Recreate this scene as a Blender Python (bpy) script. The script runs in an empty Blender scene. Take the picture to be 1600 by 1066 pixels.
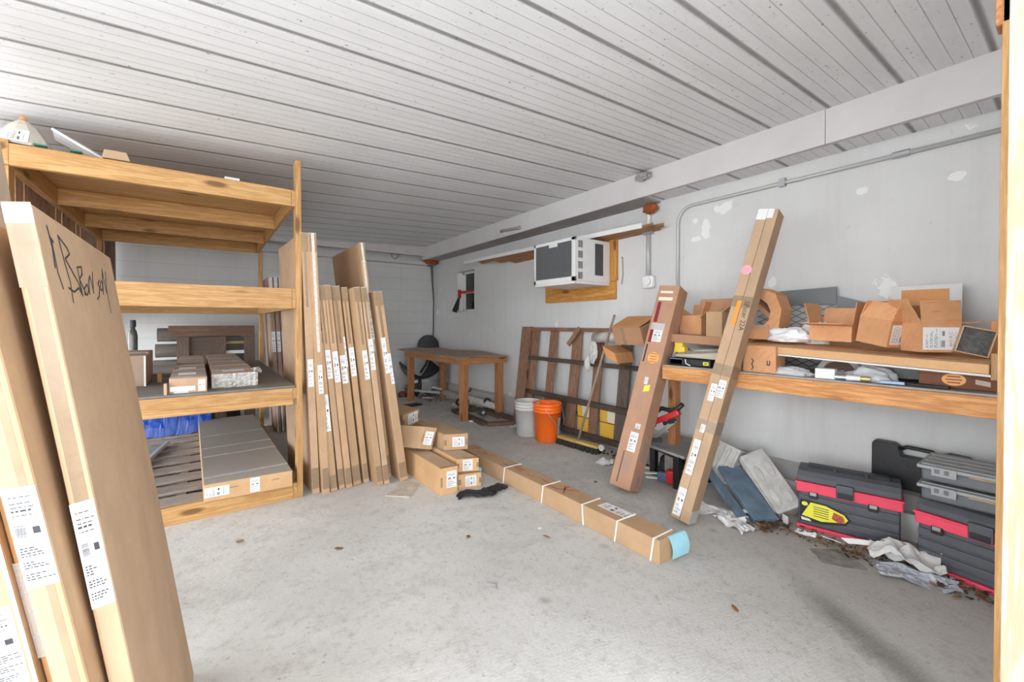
import bpy, bmesh, math, random
from mathutils import Vector as V3, Matrix, Euler
random.seed(7)
scene = bpy.context.scene
col = scene.collection
# ------------------------------------------------------------------ camera
CAM_H = 1.3
cd = bpy.data.cameras.new('camera'); cam = bpy.data.objects.new('camera', cd); col.objects.link(cam)
cam.location = (0, 0, CAM_H)
cam.rotation_euler = (math.radians(90 - 0.716), 0, math.radians(-36.15))
cd.sensor_width = 36; cd.lens = 36 * 657 / 1600; cd.shift_y = -0.0125; cd.clip_start = 0.02
scene.camera = cam
# ------------------------------------------------------------------ light
scene.view_settings.view_transform = 'Standard'
scene.view_settings.look = 'None'
scene.view_settings.exposure = 0.0
scene.view_settings.gamma = 1
scene.view_settings.use_curve_mapping = False
w = bpy.data.worlds.new('overcast_sky'); scene.world = w; w.use_nodes = True
bg = w.node_tree.nodes['Background']; bg.inputs[0].default_value = (0.915, 0.96, 1.0, 1); 
_t = w.node_tree; _tc = _t.nodes.new('ShaderNodeTexCoord'); _sp = _t.nodes.new('ShaderNodeSeparateXYZ'); _mr = _t.nodes.new('ShaderNodeMapRange')
_t.links.new(_tc.outputs['Generated'], _sp.inputs[0]); _t.links.new(_sp.outputs[2], _mr.inputs[0])
for _i, _v in ((1, .05), (2, .55), (3, 9.4), (4, 5.0)): _mr.inputs[_i].default_value = _v      # bright hazy horizon, darker zenith
_t.links.new(_mr.outputs[0], bg.inputs[1])
sl = bpy.data.lights.new('soft_sun', 'SUN'); sl.energy = 0.25; sl.angle = math.radians(45); sl.color = (1, .985, .96)
so = bpy.data.objects.new('soft_sun', sl); col.objects.link(so); so.rotation_euler = (math.radians(80), 0, math.radians(-24))
scene.cycles.max_bounces = 14; scene.cycles.diffuse_bounces = 12
scene.cycles.use_denoising = True
# ------------------------------------------------------------------ materials
MATS = {}
def nt_new(name):
    m = bpy.data.materials.new(name); m.use_nodes = True
    nt = m.node_tree; b = nt.nodes['Principled BSDF']
    return m, nt, b
def N(nt, t, **k):
    n = nt.nodes.new(t)
    for a, v in k.items(): setattr(n, a, v)
    return n
def mth(nt, op, a, b=None, c=None):
    n = nt.nodes.new('ShaderNodeMath'); n.operation = op
    for i, v in enumerate((a, b, c)):
        if v is None: continue
        if isinstance(v, (int, float)): n.inputs[i].default_value = v
        else: nt.links.new(v, n.inputs[i])
    return n.outputs[0]
def mix(nt, f, a, b):
    n = nt.nodes.new('ShaderNodeMix'); n.data_type = 'RGBA'
    for i, v in ((0, f), (6, a), (7, b)):
        if isinstance(v, (int, float)): n.inputs[i].default_value = v
        elif isinstance(v, tuple): n.inputs[i].default_value = (*v, 1)
        else: nt.links.new(v, n.inputs[i])
    return n.outputs[2]
def ramp(nt, f, lo, hi):
    n = nt.nodes.new('ShaderNodeMapRange'); nt.links.new(f, n.inputs[0])
    n.inputs[1].default_value = lo; n.inputs[2].default_value = hi; n.clamp = True
    return n.outputs[0]
def coords(nt, scale=(1, 1, 1), kind='Object', rnd=True):
    tc = N(nt, 'ShaderNodeTexCoord'); mp = N(nt, 'ShaderNodeMapping'); mp.inputs['Scale'].default_value = scale
    nt.links.new(tc.outputs[kind], mp.inputs[0])
    if rnd:
        oi = N(nt, 'ShaderNodeObjectInfo'); sc = mth(nt, 'MULTIPLY', oi.outputs['Random'], 37.0)
        cx = N(nt, 'ShaderNodeCombineXYZ')
        for i in range(3): nt.links.new(sc, cx.inputs[i])
        nt.links.new(cx.outputs[0], mp.inputs['Location'])
    return mp.outputs[0]
def noise(nt, vec, scale, detail=4, rough=.6):
    n = N(nt, 'ShaderNodeTexNoise'); n.inputs['Scale'].default_value = scale; n.inputs['Detail'].default_value = detail
    n.inputs['Roughness'].default_value = rough
    nt.links.new(vec, n.inputs['Vector']); return n.outputs[0]
def bump(nt, b, h, s=.3, d=.01):
    n = N(nt, 'ShaderNodeBump'); n.inputs['Strength'].default_value = s; n.inputs['Distance'].default_value = d
    nt.links.new(h, n.inputs['Height']); nt.links.new(n.outputs[0], b.inputs['Normal'])
def rand_tone(nt, c, amt):
    oi = N(nt, 'ShaderNodeObjectInfo')
    v = mth(nt, 'MULTIPLY_ADD', oi.outputs['Random'], amt * 2, 1 - amt)
    hs = N(nt, 'ShaderNodeHueSaturation'); nt.links.new(v, hs.inputs['Value'])
    if isinstance(c, tuple): hs.inputs['Color'].default_value = (*c, 1)
    else: nt.links.new(c, hs.inputs['Color'])
    return hs.outputs[0]
def plain(name, c, rough=.6, metal=0, var=.06, scale=12, bmp=0, spec=.5, trans=0, alpha=1):
    if name in MATS: return MATS[name]
    m, nt, b = nt_new(name)
    v = coords(nt); n = noise(nt, v, scale)
    c2 = tuple(max(0, x * (1 - var * 2.2)) for x in c); c1 = tuple(min(1, x * (1 + var)) for x in c)
    nt.links.new(mix(nt, n, c2, c1), b.inputs['Base Color'])
    b.inputs['Roughness'].default_value = rough; b.inputs['Metallic'].default_value = metal
    b.inputs['Specular IOR Level'].default_value = spec
    if trans: b.inputs['Transmission Weight'].default_value = trans
    if alpha < 1: b.inputs['Alpha'].default_value = alpha
    if bmp: bump(nt, b, noise(nt, v, scale * 4), bmp, .004)
    MATS[name] = m; return m
def cardboard(name, c, dust=.0, rough=.75):
    if name in MATS: return MATS[name]
    m, nt, b = nt_new(name)
    v = coords(nt); n = noise(nt, v, 5, 5); f = noise(nt, v, 60, 3)
    a = mix(nt, ramp(nt, n, .3, .7), tuple(x * .88 for x in c), tuple(min(1, x * 1.08) for x in c))
    a = mix(nt, mth(nt, 'MULTIPLY', ramp(nt, f, .45, .75), .12), a, tuple(x * .6 for x in c))
    if dust:
        g = N(nt, 'ShaderNodeNewGeometry'); sp = N(nt, 'ShaderNodeSeparateXYZ'); nt.links.new(g.outputs['Normal'], sp.inputs[0])
        a = mix(nt, mth(nt, 'MULTIPLY', ramp(nt, sp.outputs[2], .5, .95), dust), a, (.36, .33, .30))
    nt.links.new(rand_tone(nt, a, .05), b.inputs['Base Color'])
    b.inputs['Roughness'].default_value = rough; b.inputs['Specular IOR Level'].default_value = .25
    vs = coords(nt, (90, 90, 4)); wv = noise(nt, vs, 1, 2)
    bump(nt, b, wv, .12, .003)
    MATS[name] = m; return m
def wood(name, c1, c2, axis='X', knots=True, weather=0, rough=.55):
    key = name + '_' + axis
    if key in MATS: return MATS[key]
    m, nt, b = nt_new(key)
    s = {'X': (.9, 14, 14), 'Y': (14, .9, 14), 'Z': (14, 14, .9)}[axis]
    v = coords(nt, s); n = noise(nt, v, 2.2, 6, .65); n2 = noise(nt, v, 9, 3)
    wv = N(nt, 'ShaderNodeMath', operation='SINE'); nt.links.new(mth(nt, 'MULTIPLY', n, 34.0), wv.inputs[0])
    g = mth(nt, 'MULTIPLY_ADD', wv.outputs[0], .28, n)
    a = mix(nt, ramp(nt, g, .25, .85), c2, c1)
    a = mix(nt, mth(nt, 'MULTIPLY', ramp(nt, n2, .5, .75), .25), a, c2)
    if knots:
        s2 = {'X': (1.6, 5, 5), 'Y': (5, 1.6, 5), 'Z': (5, 5, 1.6)}[axis]
        vk = coords(nt, s2); vo = N(nt, 'ShaderNodeTexVoronoi'); vo.inputs['Scale'].default_value = 1.3
        nt.links.new(vk, vo.inputs['Vector'])
        k = ramp(nt, vo.outputs['Distance'], .17, .09)
        a = mix(nt, mth(nt, 'MULTIPLY', k, .85), a, (c2[0] * .30, c2[1] * .25, c2[2] * .2))
    if weather:
        vw = coords(nt); nw = noise(nt, vw, 3.5, 6, .7)
        a = mix(nt, mth(nt, 'MULTIPLY', ramp(nt, nw, .35, .65), weather), a, (.10, .085, .075))
    nt.links.new(rand_tone(nt, a, .07), b.inputs['Base Color'])
    b.inputs['Roughness'].default_value = rough; b.inputs['Specular IOR Level'].default_value = .3
    bump(nt, b, n, .2, .004)
    MATS[key] = m; return m
PINE1, PINE2 = (.52, .315, .13), (.40, .21, .075)
def pine(ax): return wood('pine_lumber', PINE1, PINE2, ax)
def fir(ax): return wood('fir_lumber', (.50, .235, .105), (.36, .15, .06), ax)
def oldwood(ax): return wood('weathered_lumber', (.27, .155, .10), (.16, .085, .055), ax, True, .45, .8)
CB = cardboard('cardboard_tan', (.46, .30, .175))
CBD = cardboard('cardboard_dusty', (.56, .36, .20), .85)
CBP = cardboard('cardboard_pale', (.47, .32, .205))
CBO = cardboard('cardboard_orange', (.62, .30, .125))
CBK = cardboard('cardboard_brown', (.40, .22, .125))
CBT = cardboard('cardboard_taped', (.50, .31, .165), 0, .3)
PAPER = plain('white_paper', (.76, .76, .76), .7, var=.03)
INK = plain('black_ink', (.03, .03, .035), .6)
GREYINK = plain('grey_ink', (.22, .22, .25), .6)
REDINK = plain('red_ink', (.42, .07, .04), .6)
TAPE = plain('clear_packing_tape', (.47, .33, .21), .15, var=.12, scale=30, alpha=.6)
WHITE = plain('white_paint', (.78, .78, .76), .45, var=.05)
STEEL = plain('dull_steel', (.45, .46, .47), .4, .7)
BLACK = plain('black_plastic', (.018, .018, .02), .45, var=.2)
DKGREY = plain('charcoal_plastic', (.055, .058, .066), .5, var=.12, bmp=.1)
REDP = plain('red_plastic', (.86, .07, .13), .55)
# ------------------------------------------------------------------ mesh helpers
OFF = {}
class MB:
    def __init__(s): s.bm = bmesh.new()
    def hexa(s, p):
        v = [s.bm.verts.new(q) for q in p]
        for f in ((3, 2, 1, 0), (4, 5, 6, 7), (0, 1, 5, 4), (1, 2, 6, 5), (2, 3, 7, 6), (3, 0, 4, 7)):
            s.bm.faces.new([v[i] for i in f])
        return s
    def para(s, O, U, D, V):
        O, U, D, V = map(V3, (O, U, D, V))
        if U.cross(D).dot(V) < 0: O, U = O + U, -U
        return s.hexa([O, O + U, O + U + D, O + D, O + V, O + U + V, O + U + D + V, O + D + V])
    def box(s, x0, x1, y0, y1, z0, z1): return s.para((x0, y0, z0), (x1 - x0, 0, 0), (0, y1 - y0, 0), (0, 0, z1 - z0))
    def cbox(s, c, dims, rot=(0, 0, 0)):
        R = Euler(rot).to_matrix(); U, D, W = (R @ V3(v) for v in ((dims[0], 0, 0), (0, dims[1], 0), (0, 0, dims[2])))
        return s.para(V3(c) - (U + D + W) / 2, U, D, W)
    def beam(s, a, b, w, h, up=(0, 0, 1)):
        a, b = V3(a), V3(b); d = b - a; u = V3(up); sx = d.cross(u).normalized(); uz = sx.cross(d).normalized()
        return s.para(a - sx * w / 2 - uz * h / 2, sx * w, uz * h, d)
    def cyl(s, a, b, r0, r1=None, n=20, cap=True):
        a, b = V3(a), V3(b); r1 = r0 if r1 is None else r1; d = (b - a).normalized()
        x = d.orthogonal().normalized(); y = d.cross(x)
        c0 = [s.bm.verts.new(a + (x * math.cos(t) + y * math.sin(t)) * r0) for t in [2 * math.pi * i / n for i in range(n)]]
        c1 = [s.bm.verts.new(b + (x * math.cos(t) + y * math.sin(t)) * r1) for t in [2 * math.pi * i / n for i in range(n)]]
        for i in range(n): s.bm.faces.new((c0[i], c0[(i + 1) % n], c1[(i + 1) % n], c1[i]))
        if cap: s.bm.faces.new(c0[::-1]); s.bm.faces.new(c1)
        return s
    def lathe(s, c, prof, n=32, axis=(0, 0, 1)):
        c = V3(c); d = V3(axis).normalized(); x = d.orthogonal().normalized(); y = d.cross(x); rings = []
        for r, z in prof:
            rings.append([s.bm.verts.new(c + d * z + (x * math.cos(2 * math.pi * i / n) + y * math.sin(2 * math.pi * i / n)) * max(r, 1e-4)) for i in range(n)])
        for a, b in zip(rings, rings[1:]):
            for i in range(n): s.bm.faces.new((a[i], a[(i + 1) % n], b[(i + 1) % n], b[i]))
        return s
    def tube(s, pts, r, n=8):
        pts = [V3(p) for p in pts]; rings = []; px = None
        for i, p in enumerate(pts):
            d = (pts[min(i + 1, len(pts) - 1)] - pts[max(i - 1, 0)]).normalized()
            x = (px - d * px.dot(d)).normalized() if px else d.orthogonal().normalized(); px = x; y = d.cross(x)
            rings.append([s.bm.verts.new(p + (x * math.cos(2 * math.pi * k / n) + y * math.sin(2 * math.pi * k / n)) * r) for k in range(n)])
        for a, b in zip(rings, rings[1:]):
            for k in range(n): s.bm.faces.new((a[k], a[(k + 1) % n], b[(k + 1) % n], b[k]))
        s.bm.faces.new(rings[0][::-1]); s.bm.faces.new(rings[-1]); return s
    def prism(s, poly, d):
        d = V3(d); p = [V3(q) for q in poly]
        nrm = V3((0, 0, 0))
        for i in range(1, len(p) - 1): nrm += (p[i] - p[0]).cross(p[i + 1] - p[0])
        if nrm.dot(d) > 0: p = p[::-1]
        a = [s.bm.verts.new(q) for q in p]; b = [s.bm.verts.new(q + d) for q in p]
        s.bm.faces.new(a); s.bm.faces.new(b[::-1])
        for i in range(len(p)): j = (i + 1) % len(p); s.bm.faces.new((a[j], a[i], b[i], b[j]))
        return s
    def sheet(s, f, nu, nv, th=.0015):
        g = [[V3(f(i / nu, j / nv)) for j in range(nv + 1)] for i in range(nu + 1)]
        top = [[s.bm.verts.new(p) for p in r] for r in g]
        bot = []
        for i in range(nu + 1):
            r = []
            for j in range(nv + 1):
                a = g[min(i + 1, nu)][j] - g[max(i - 1, 0)][j]; b = g[i][min(j + 1, nv)] - g[i][max(j - 1, 0)]
                n = a.cross(b); n = n.normalized() if n.length > 1e-9 else V3((0, 0, 1))
                r.append(s.bm.verts.new(g[i][j] - n * th))
            bot.append(r)
        F = s.bm.faces.new
        for i in range(nu):
            for j in range(nv):
                F((top[i][j], top[i + 1][j], top[i + 1][j + 1], top[i][j + 1])); F((bot[i][j], bot[i][j + 1], bot[i + 1][j + 1], bot[i + 1][j]))
        for i in range(nu):
            F((top[i + 1][0], top[i][0], bot[i][0], bot[i + 1][0])); F((top[i][nv], top[i + 1][nv], bot[i + 1][nv], bot[i][nv]))
        for j in range(nv):
            F((top[0][j], top[0][j + 1], bot[0][j + 1], bot[0][j])); F((top[nu][j + 1], top[nu][j], bot[nu][j], bot[nu][j + 1]))
        return s
    def build(s, name, mat, parent=None, loc=None, bevel=0, smooth=False, sub=0):
        """coordinates given are WORLD; they are stored relative to the object's (or its root's) base point"""
        bm = s.bm
        base = V3(OFF[parent.name]) if parent is not None else (V3(loc) if loc is not None else None)
        if base is None:
            xs = [v.co for v in bm.verts]
            base = V3((sum(v.x for v in xs) / len(xs), sum(v.y for v in xs) / len(xs), min(v.z for v in xs)))
        for v in bm.verts: v.co -= base
        bmesh.ops.recalc_face_normals(bm, faces=bm.faces)
        me = bpy.data.meshes.new(name); bm.to_mesh(me); bm.free()
        o = bpy.data.objects.new(name, me); col.objects.link(o); me.materials.append(mat)
        if smooth:
            for p in me.polygons: p.use_smooth = True
        if parent is not None: o.parent = parent
        else: o.location = base
        OFF[o.name] = base
        if bevel:
            m = o.modifiers.new('edge', 'BEVEL'); m.width = bevel; m.segments = 2; m.limit_method = 'ANGLE'; m.angle_limit = math.radians(40)
        if sub:
            m = o.modifiers.new('sub', 'SUBSURF'); m.levels = sub; m.render_levels = sub
        return o
def tag(o, label, cat, group=None, kind=None):
    if label: o['label'] = label
    if cat: o['category'] = cat
    if group: o['group'] = group
    if kind: o['kind'] = kind
    return o
def thing(name, label, cat, loc, group=None):
    o = bpy.data.objects.new(name, None); col.objects.link(o); o.location = loc; o.empty_display_size = .05
    OFF[o.name] = V3(loc); return tag(o, label, cat, group)
def struct(o): o['kind'] = 'structure'; return o
# faces of a parallelepiped carton: origin, u axis, v axis, outward normal
class Box:
    def __init__(s, O, U, D, W): s.O, s.U, s.D, s.W = map(V3, (O, U, D, W))
    def face(s, f):
        O, U, D, W = s.O, s.U, s.D, s.W
        r = {'front': (O, U, W), 'left': (O + D, -D, W), 'right': (O + U, D, W), 'top': (O + W, U, D), 'back': (O + U + D, -U, W)}[f]
        n = r[1].cross(r[2]).normalized(); c = O + (U + D + W) / 2
        if n.dot(r[0] + (r[1] + r[2]) / 2 - c) < 0: n = -n
        return (*r, n)
def patch(root, fc, u0, u1, v0, v1, name, mat, th=.0015, lift=0, skew=0, parent=None):
    O, U, W, n = fc
    p = [O + U * a + W * b + n * lift for a, b in ((u0, v0), (u1, v0 + skew), (u1, v1 + skew), (u0, v1))]
    return MB().prism(p, n * th).build(name, mat, parent or root)
def sticker(root, fc, u0, u1, v0, v1, style='ship', skew=0, label=None, mat=None):
    """paper label with print on it"""
    O, U, W, n = fc
    base = [O + U * a + W * b for a, b in ((u0, v0), (u1, v0 + skew), (u1, v1 + skew), (u0, v1))]
    LU, LW = U.length * abs(u1 - u0), W.length * abs(v1 - v0)
    O2 = O + U * u0 + W * v0 + n * .0012; A = U * (u1 - u0) + W * skew; B = W * (v1 - v0); m = MB().prism(base, n * .0012); nf = len(m.bm.faces); r = random.Random(int((u0 + v0 * 7 + O.x * 11 + O.y * 3) * 1000))
    def q(a0, a1, b0, b1): m.prism([O2 + A * a + B * b for a, b in ((a0, b0), (a1, b0), (a1, b1), (a0, b1))], n * .0004)
    tall = LW > LU
    def Q(a0, a1, b0, b1): q(*((b0, b1, a0, a1) if tall else (a0, a1, b0, b1)))
    # long axis = a
    x = .08
    for k in range(10):                      # rows of small type, broken into words
        b0 = .1; end = r.uniform(.35, .9)
        if k in (3, 6): x += .04
        while b0 < end:
            wd_ = r.uniform(.05, .16); Q(x, x + .012, b0, min(b0 + wd_, .93)); b0 += wd_ + .04
        x += .026
    x = .50; Q(x - .03, x - .026, .06, .94)
    for k in range(11):                     # bar code
        t = r.uniform(.003, .009); Q(x, x + t, .12, .42); x += t + r.uniform(.003, .007)
    Q(.53, .60, .62, .84)
    for x in (.72, .76, .80, .84, .90):
        b0 = .15
        while b0 < .75: wd_ = r.uniform(.05, .2); Q(x, x + (.02 if x == .76 else .01), b0, min(b0 + wd_, .9)); b0 += wd_ + .05
    m.bm.faces.ensure_lookup_table()
    for f in m.bm.faces[nf:]: f.material_index = 1
    st = m.build('label', mat or PAPER, root); st.data.materials.append(GREYINK if style == 'grey' else INK)
    if label: st['label'] = label
    return st
def tape(root, fc, u0, u1, v0, v1, skew=0): return patch(root, fc, u0, u1, v0, v1, 'packing_tape', TAPE, .0008, 0, skew)
def strokes(root, fc, lines, wd, name='handwriting', mat=None, label=None):
    O, U, W, n = fc; m = MB()
    for ln in lines:
        P = [O + U * a + W * b + n * .0006 for a, b in ln]
        for a, b in zip(P, P[1:]):
            d = b - a
            if d.length < 1e-5: continue
            s_ = d.cross(n).normalized() * wd / 2; e = d.normalized() * wd * .3
            m.prism([a - e - s_, b + e - s_, b + e + s_, a - e + s_], n * .0006)
    o = m.build(name, mat or INK, root)
    if label: o['label'] = label
    return o
def text(root, fc, txt, u, v, size, name='lettering', mat=None, rot=0, sx=1, label=None):
    """size in metres; u, v fraction of the face for the text's start"""
    O, U, W, n = fc; cu = bpy.data.curves.new('t', 'FONT'); cu.body = txt; cu.size = size; cu.extrude = .0004
    to = bpy.data.objects.new('t', cu); me = bpy.data.meshes.new_from_object(to)
    x = U.normalized(); y = n.cross(x).normalized()
    if y.dot(W) < 0: y = -y
    c, s_ = math.cos(rot), math.sin(rot); base = O + U * u + W * v + n * .001
    for vt in me.vertices:
        a, b = vt.co.x * sx, vt.co.y
        vt.co = base + x * (a * c - b * s_) + y * (a * s_ + b * c) + n * vt.co.z - OFF[root.name]
    bpy.data.objects.remove(to); bpy.data.curves.remove(cu)
    me.name = name; me.materials.append(mat or INK)
    o = bpy.data.objects.new(name, me); col.objects.link(o); o.parent = root; OFF[o.name] = OFF[root.name]
    if label: o['label'] = label
    return o
def carton(name, label, cat, O, U, D, W, mat=None, group=None, bevel=.004, seam=None):
    b = Box(O, U, D, W)
    o = MB().para(O, U, D, W).build(name, mat or CB, None, loc=b.O, bevel=bevel)
    tag(o, label, cat, group)
    return o, b
def lean(x0, x1, z1, w, d, y, skew=0):
    """upright flat carton on its bottom edge leaning in X: base x0, top x1"""
    dx = x1 - x0; L = math.hypot(dx, z1); W = V3((dx, 0, z1)); U = V3((z1, 0, -dx)).normalized() * w
    O = V3((x0, y, 0))
    if dx < 0: pass      # leans left: pivots on its left bottom corner
    else: O.z += w * dx / L
    return O, U, V3((skew, d, 0)), W
# ------------------------------------------------------------------ setting
WX, BY = 3.5, 7.3
def ceil_z(x): return 2.66 + .0422 * (x - 3.2)
# floor
m, nt, b = nt_new('concrete_floor')
v = coords(nt, rnd=False); n1 = noise(nt, v, .9, 8, .62); n2 = noise(nt, v, 7, 6, .7); n3 = noise(nt, v, 90, 3)
a = mix(nt, ramp(nt, n1, .34, .66), (.48, .47, .45), (.67, .66, .635))
a = mix(nt, mth(nt, 'MULTIPLY', ramp(nt, n2, .5, .72), .38), a, (.27, .25, .23))
a = mix(nt, mth(nt, 'MULTIPLY', ramp(nt, noise(nt, v, 28, 5, .75), .52, .66), .28), a, (.25, .235, .22))
sp = N(nt, 'ShaderNodeSeparateXYZ'); nt.links.new(v, sp.inputs[0])
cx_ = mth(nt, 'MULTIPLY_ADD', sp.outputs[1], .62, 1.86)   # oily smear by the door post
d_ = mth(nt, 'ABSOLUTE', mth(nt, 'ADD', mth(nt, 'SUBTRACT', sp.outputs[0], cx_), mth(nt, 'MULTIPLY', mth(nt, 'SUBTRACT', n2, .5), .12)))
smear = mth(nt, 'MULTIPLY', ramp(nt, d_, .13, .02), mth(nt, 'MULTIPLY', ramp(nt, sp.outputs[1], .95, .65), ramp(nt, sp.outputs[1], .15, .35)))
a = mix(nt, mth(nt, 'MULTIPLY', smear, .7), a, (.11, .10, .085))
dirt = mth(nt, 'MULTIPLY', ramp(nt, mth(nt, 'ADD', sp.outputs[0], mth(nt, 'MULTIPLY', n1, 1.6)), 2.4, 3.8), mth(nt, 'MULTIPLY', ramp(nt, sp.outputs[1], 2.4, 1.2), .38))
a = mix(nt, dirt, a, (.27, .25, .225))
a = mix(nt, mth(nt, 'MULTIPLY', ramp(nt, n3, .3, .75), .22), a, (.62, .60, .57))
vo = N(nt, 'ShaderNodeTexVoronoi'); vo.inputs['Scale'].default_value = 3.1; nt.links.new(v, vo.inputs['Vector'])
a = mix(nt, mth(nt, 'MULTIPLY', ramp(nt, mth(nt, 'ADD', vo.outputs['Distance'], mth(nt, 'MULTIPLY', n2, .25)), .24, .14), .6), a, (.2, .185, .17))
vo2 = N(nt, 'ShaderNodeTexVoronoi'); vo2.inputs['Scale'].default_value = 14; nt.links.new(v, vo2.inputs['Vector'])
a = mix(nt, mth(nt, 'MULTIPLY', ramp(nt, vo2.outputs['Distance'], .12, .06), .35), a, (.16, .14, .12))
nt.links.new(a, b.inputs['Base Color']); b.inputs['Roughness'].default_value = .85; b.inputs['Specular IOR Level'].default_value = .2
mp2 = coords(nt, (22, 75, 1), rnd=False); bump(nt, b, mth(nt, 'ADD', n3, mth(nt, 'MULTIPLY', noise(nt, mp2, 2, 2), 1.8)), .3, .004)
FLOOR = m
struct(MB().box(-9, WX + .2, -8, BY + .2, -.1, 0).build('floor', FLOOR, loc=(0, 0, -.1)))
# ceiling
m, nt, b = nt_new('painted_ceiling_boards')
tc = N(nt, 'ShaderNodeTexCoord'); sp = N(nt, 'ShaderNodeSeparateXYZ'); nt.links.new(tc.outputs['Object'], sp.inputs[0])
v = coords(nt, rnd=False)
yy = mth(nt, 'ADD', mth(nt, 'SUBTRACT', sp.outputs[1], .29), mth(nt, 'MULTIPLY', noise(nt, coords(nt, (3, 30, 1), rnd=False), 1, 3), .004))
def saw(y, per, width):
    f = mth(nt, 'FRACT', mth(nt, 'DIVIDE', y, per)); d = mth(nt, 'ABSOLUTE', mth(nt, 'SUBTRACT', f, .5))   # .5 at seams
    return ramp(nt, d, .5 - width / per, .5 - width / per * .35)
seam = saw(yy, .345, .017); fine = saw(yy, .069, .0026); hil = saw(mth(nt, 'ADD', yy, .0035), .069, .003)
n1 = noise(nt, coords(nt, (.8, 5, 1), rnd=False), 2, 6, .65); n2 = noise(nt, v, 30, 3); n3 = noise(nt, v, 5, 6, .7)
a = mix(nt, ramp(nt, n1, .3, .7), (.73, .745, .765), (.83, .845, .865))
a = mix(nt, mth(nt, 'MULTIPLY', hil, .5), a, (.86, .86, .85))  # edge highlights of the ribs, painted into the board colour
a = mix(nt, mth(nt, 'MULTIPLY', fine, .4), a, (.33, .32, .31))
a = mix(nt, mth(nt, 'MULTIPLY', seam, mth(nt, 'MULTIPLY_ADD', n3, .6, .45)), a, (.15, .145, .14))
vo = N(nt, 'ShaderNodeTexVoronoi'); vo.inputs['Scale'].default_value = 8.5; nt.links.new(v, vo.inputs['Vector'])
fl = noise(nt, coords(nt, (30, 55, 1), rnd=False), 1, 4, .7)
a = mix(nt, mth(nt, 'MULTIPLY', ramp(nt, mth(nt, 'ADD', fl, mth(nt, 'MULTIPLY', vo.outputs['Distance'], -.08)), .60, .65), .8), a, (.12, .115, .11))
nt.links.new(a, b.inputs['Base Color']); b.inputs['Roughness'].default_value = .7
bump(nt, b, mth(nt, 'MULTIPLY', mth(nt, 'MAXIMUM', fine, seam), -1.0), .6, .01)
CEIL = m
x0, x1 = -2.3, WX + .2
struct(MB().hexa([(x0, -.35, ceil_z(x0)), (x1, -.35, ceil_z(x1)), (x1, BY + .2, ceil_z(x1)), (x0, BY + .2, ceil_z(x0)),
    (x0, -.35, ceil_z(x0) + .1), (x1, -.35, ceil_z(x1) + .1), (x1, BY + .2, ceil_z(x1) + .1), (x0, BY + .2, ceil_z(x0) + .1)]).build('ceiling', CEIL, loc=(0, 0, 2.5)))
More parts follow.
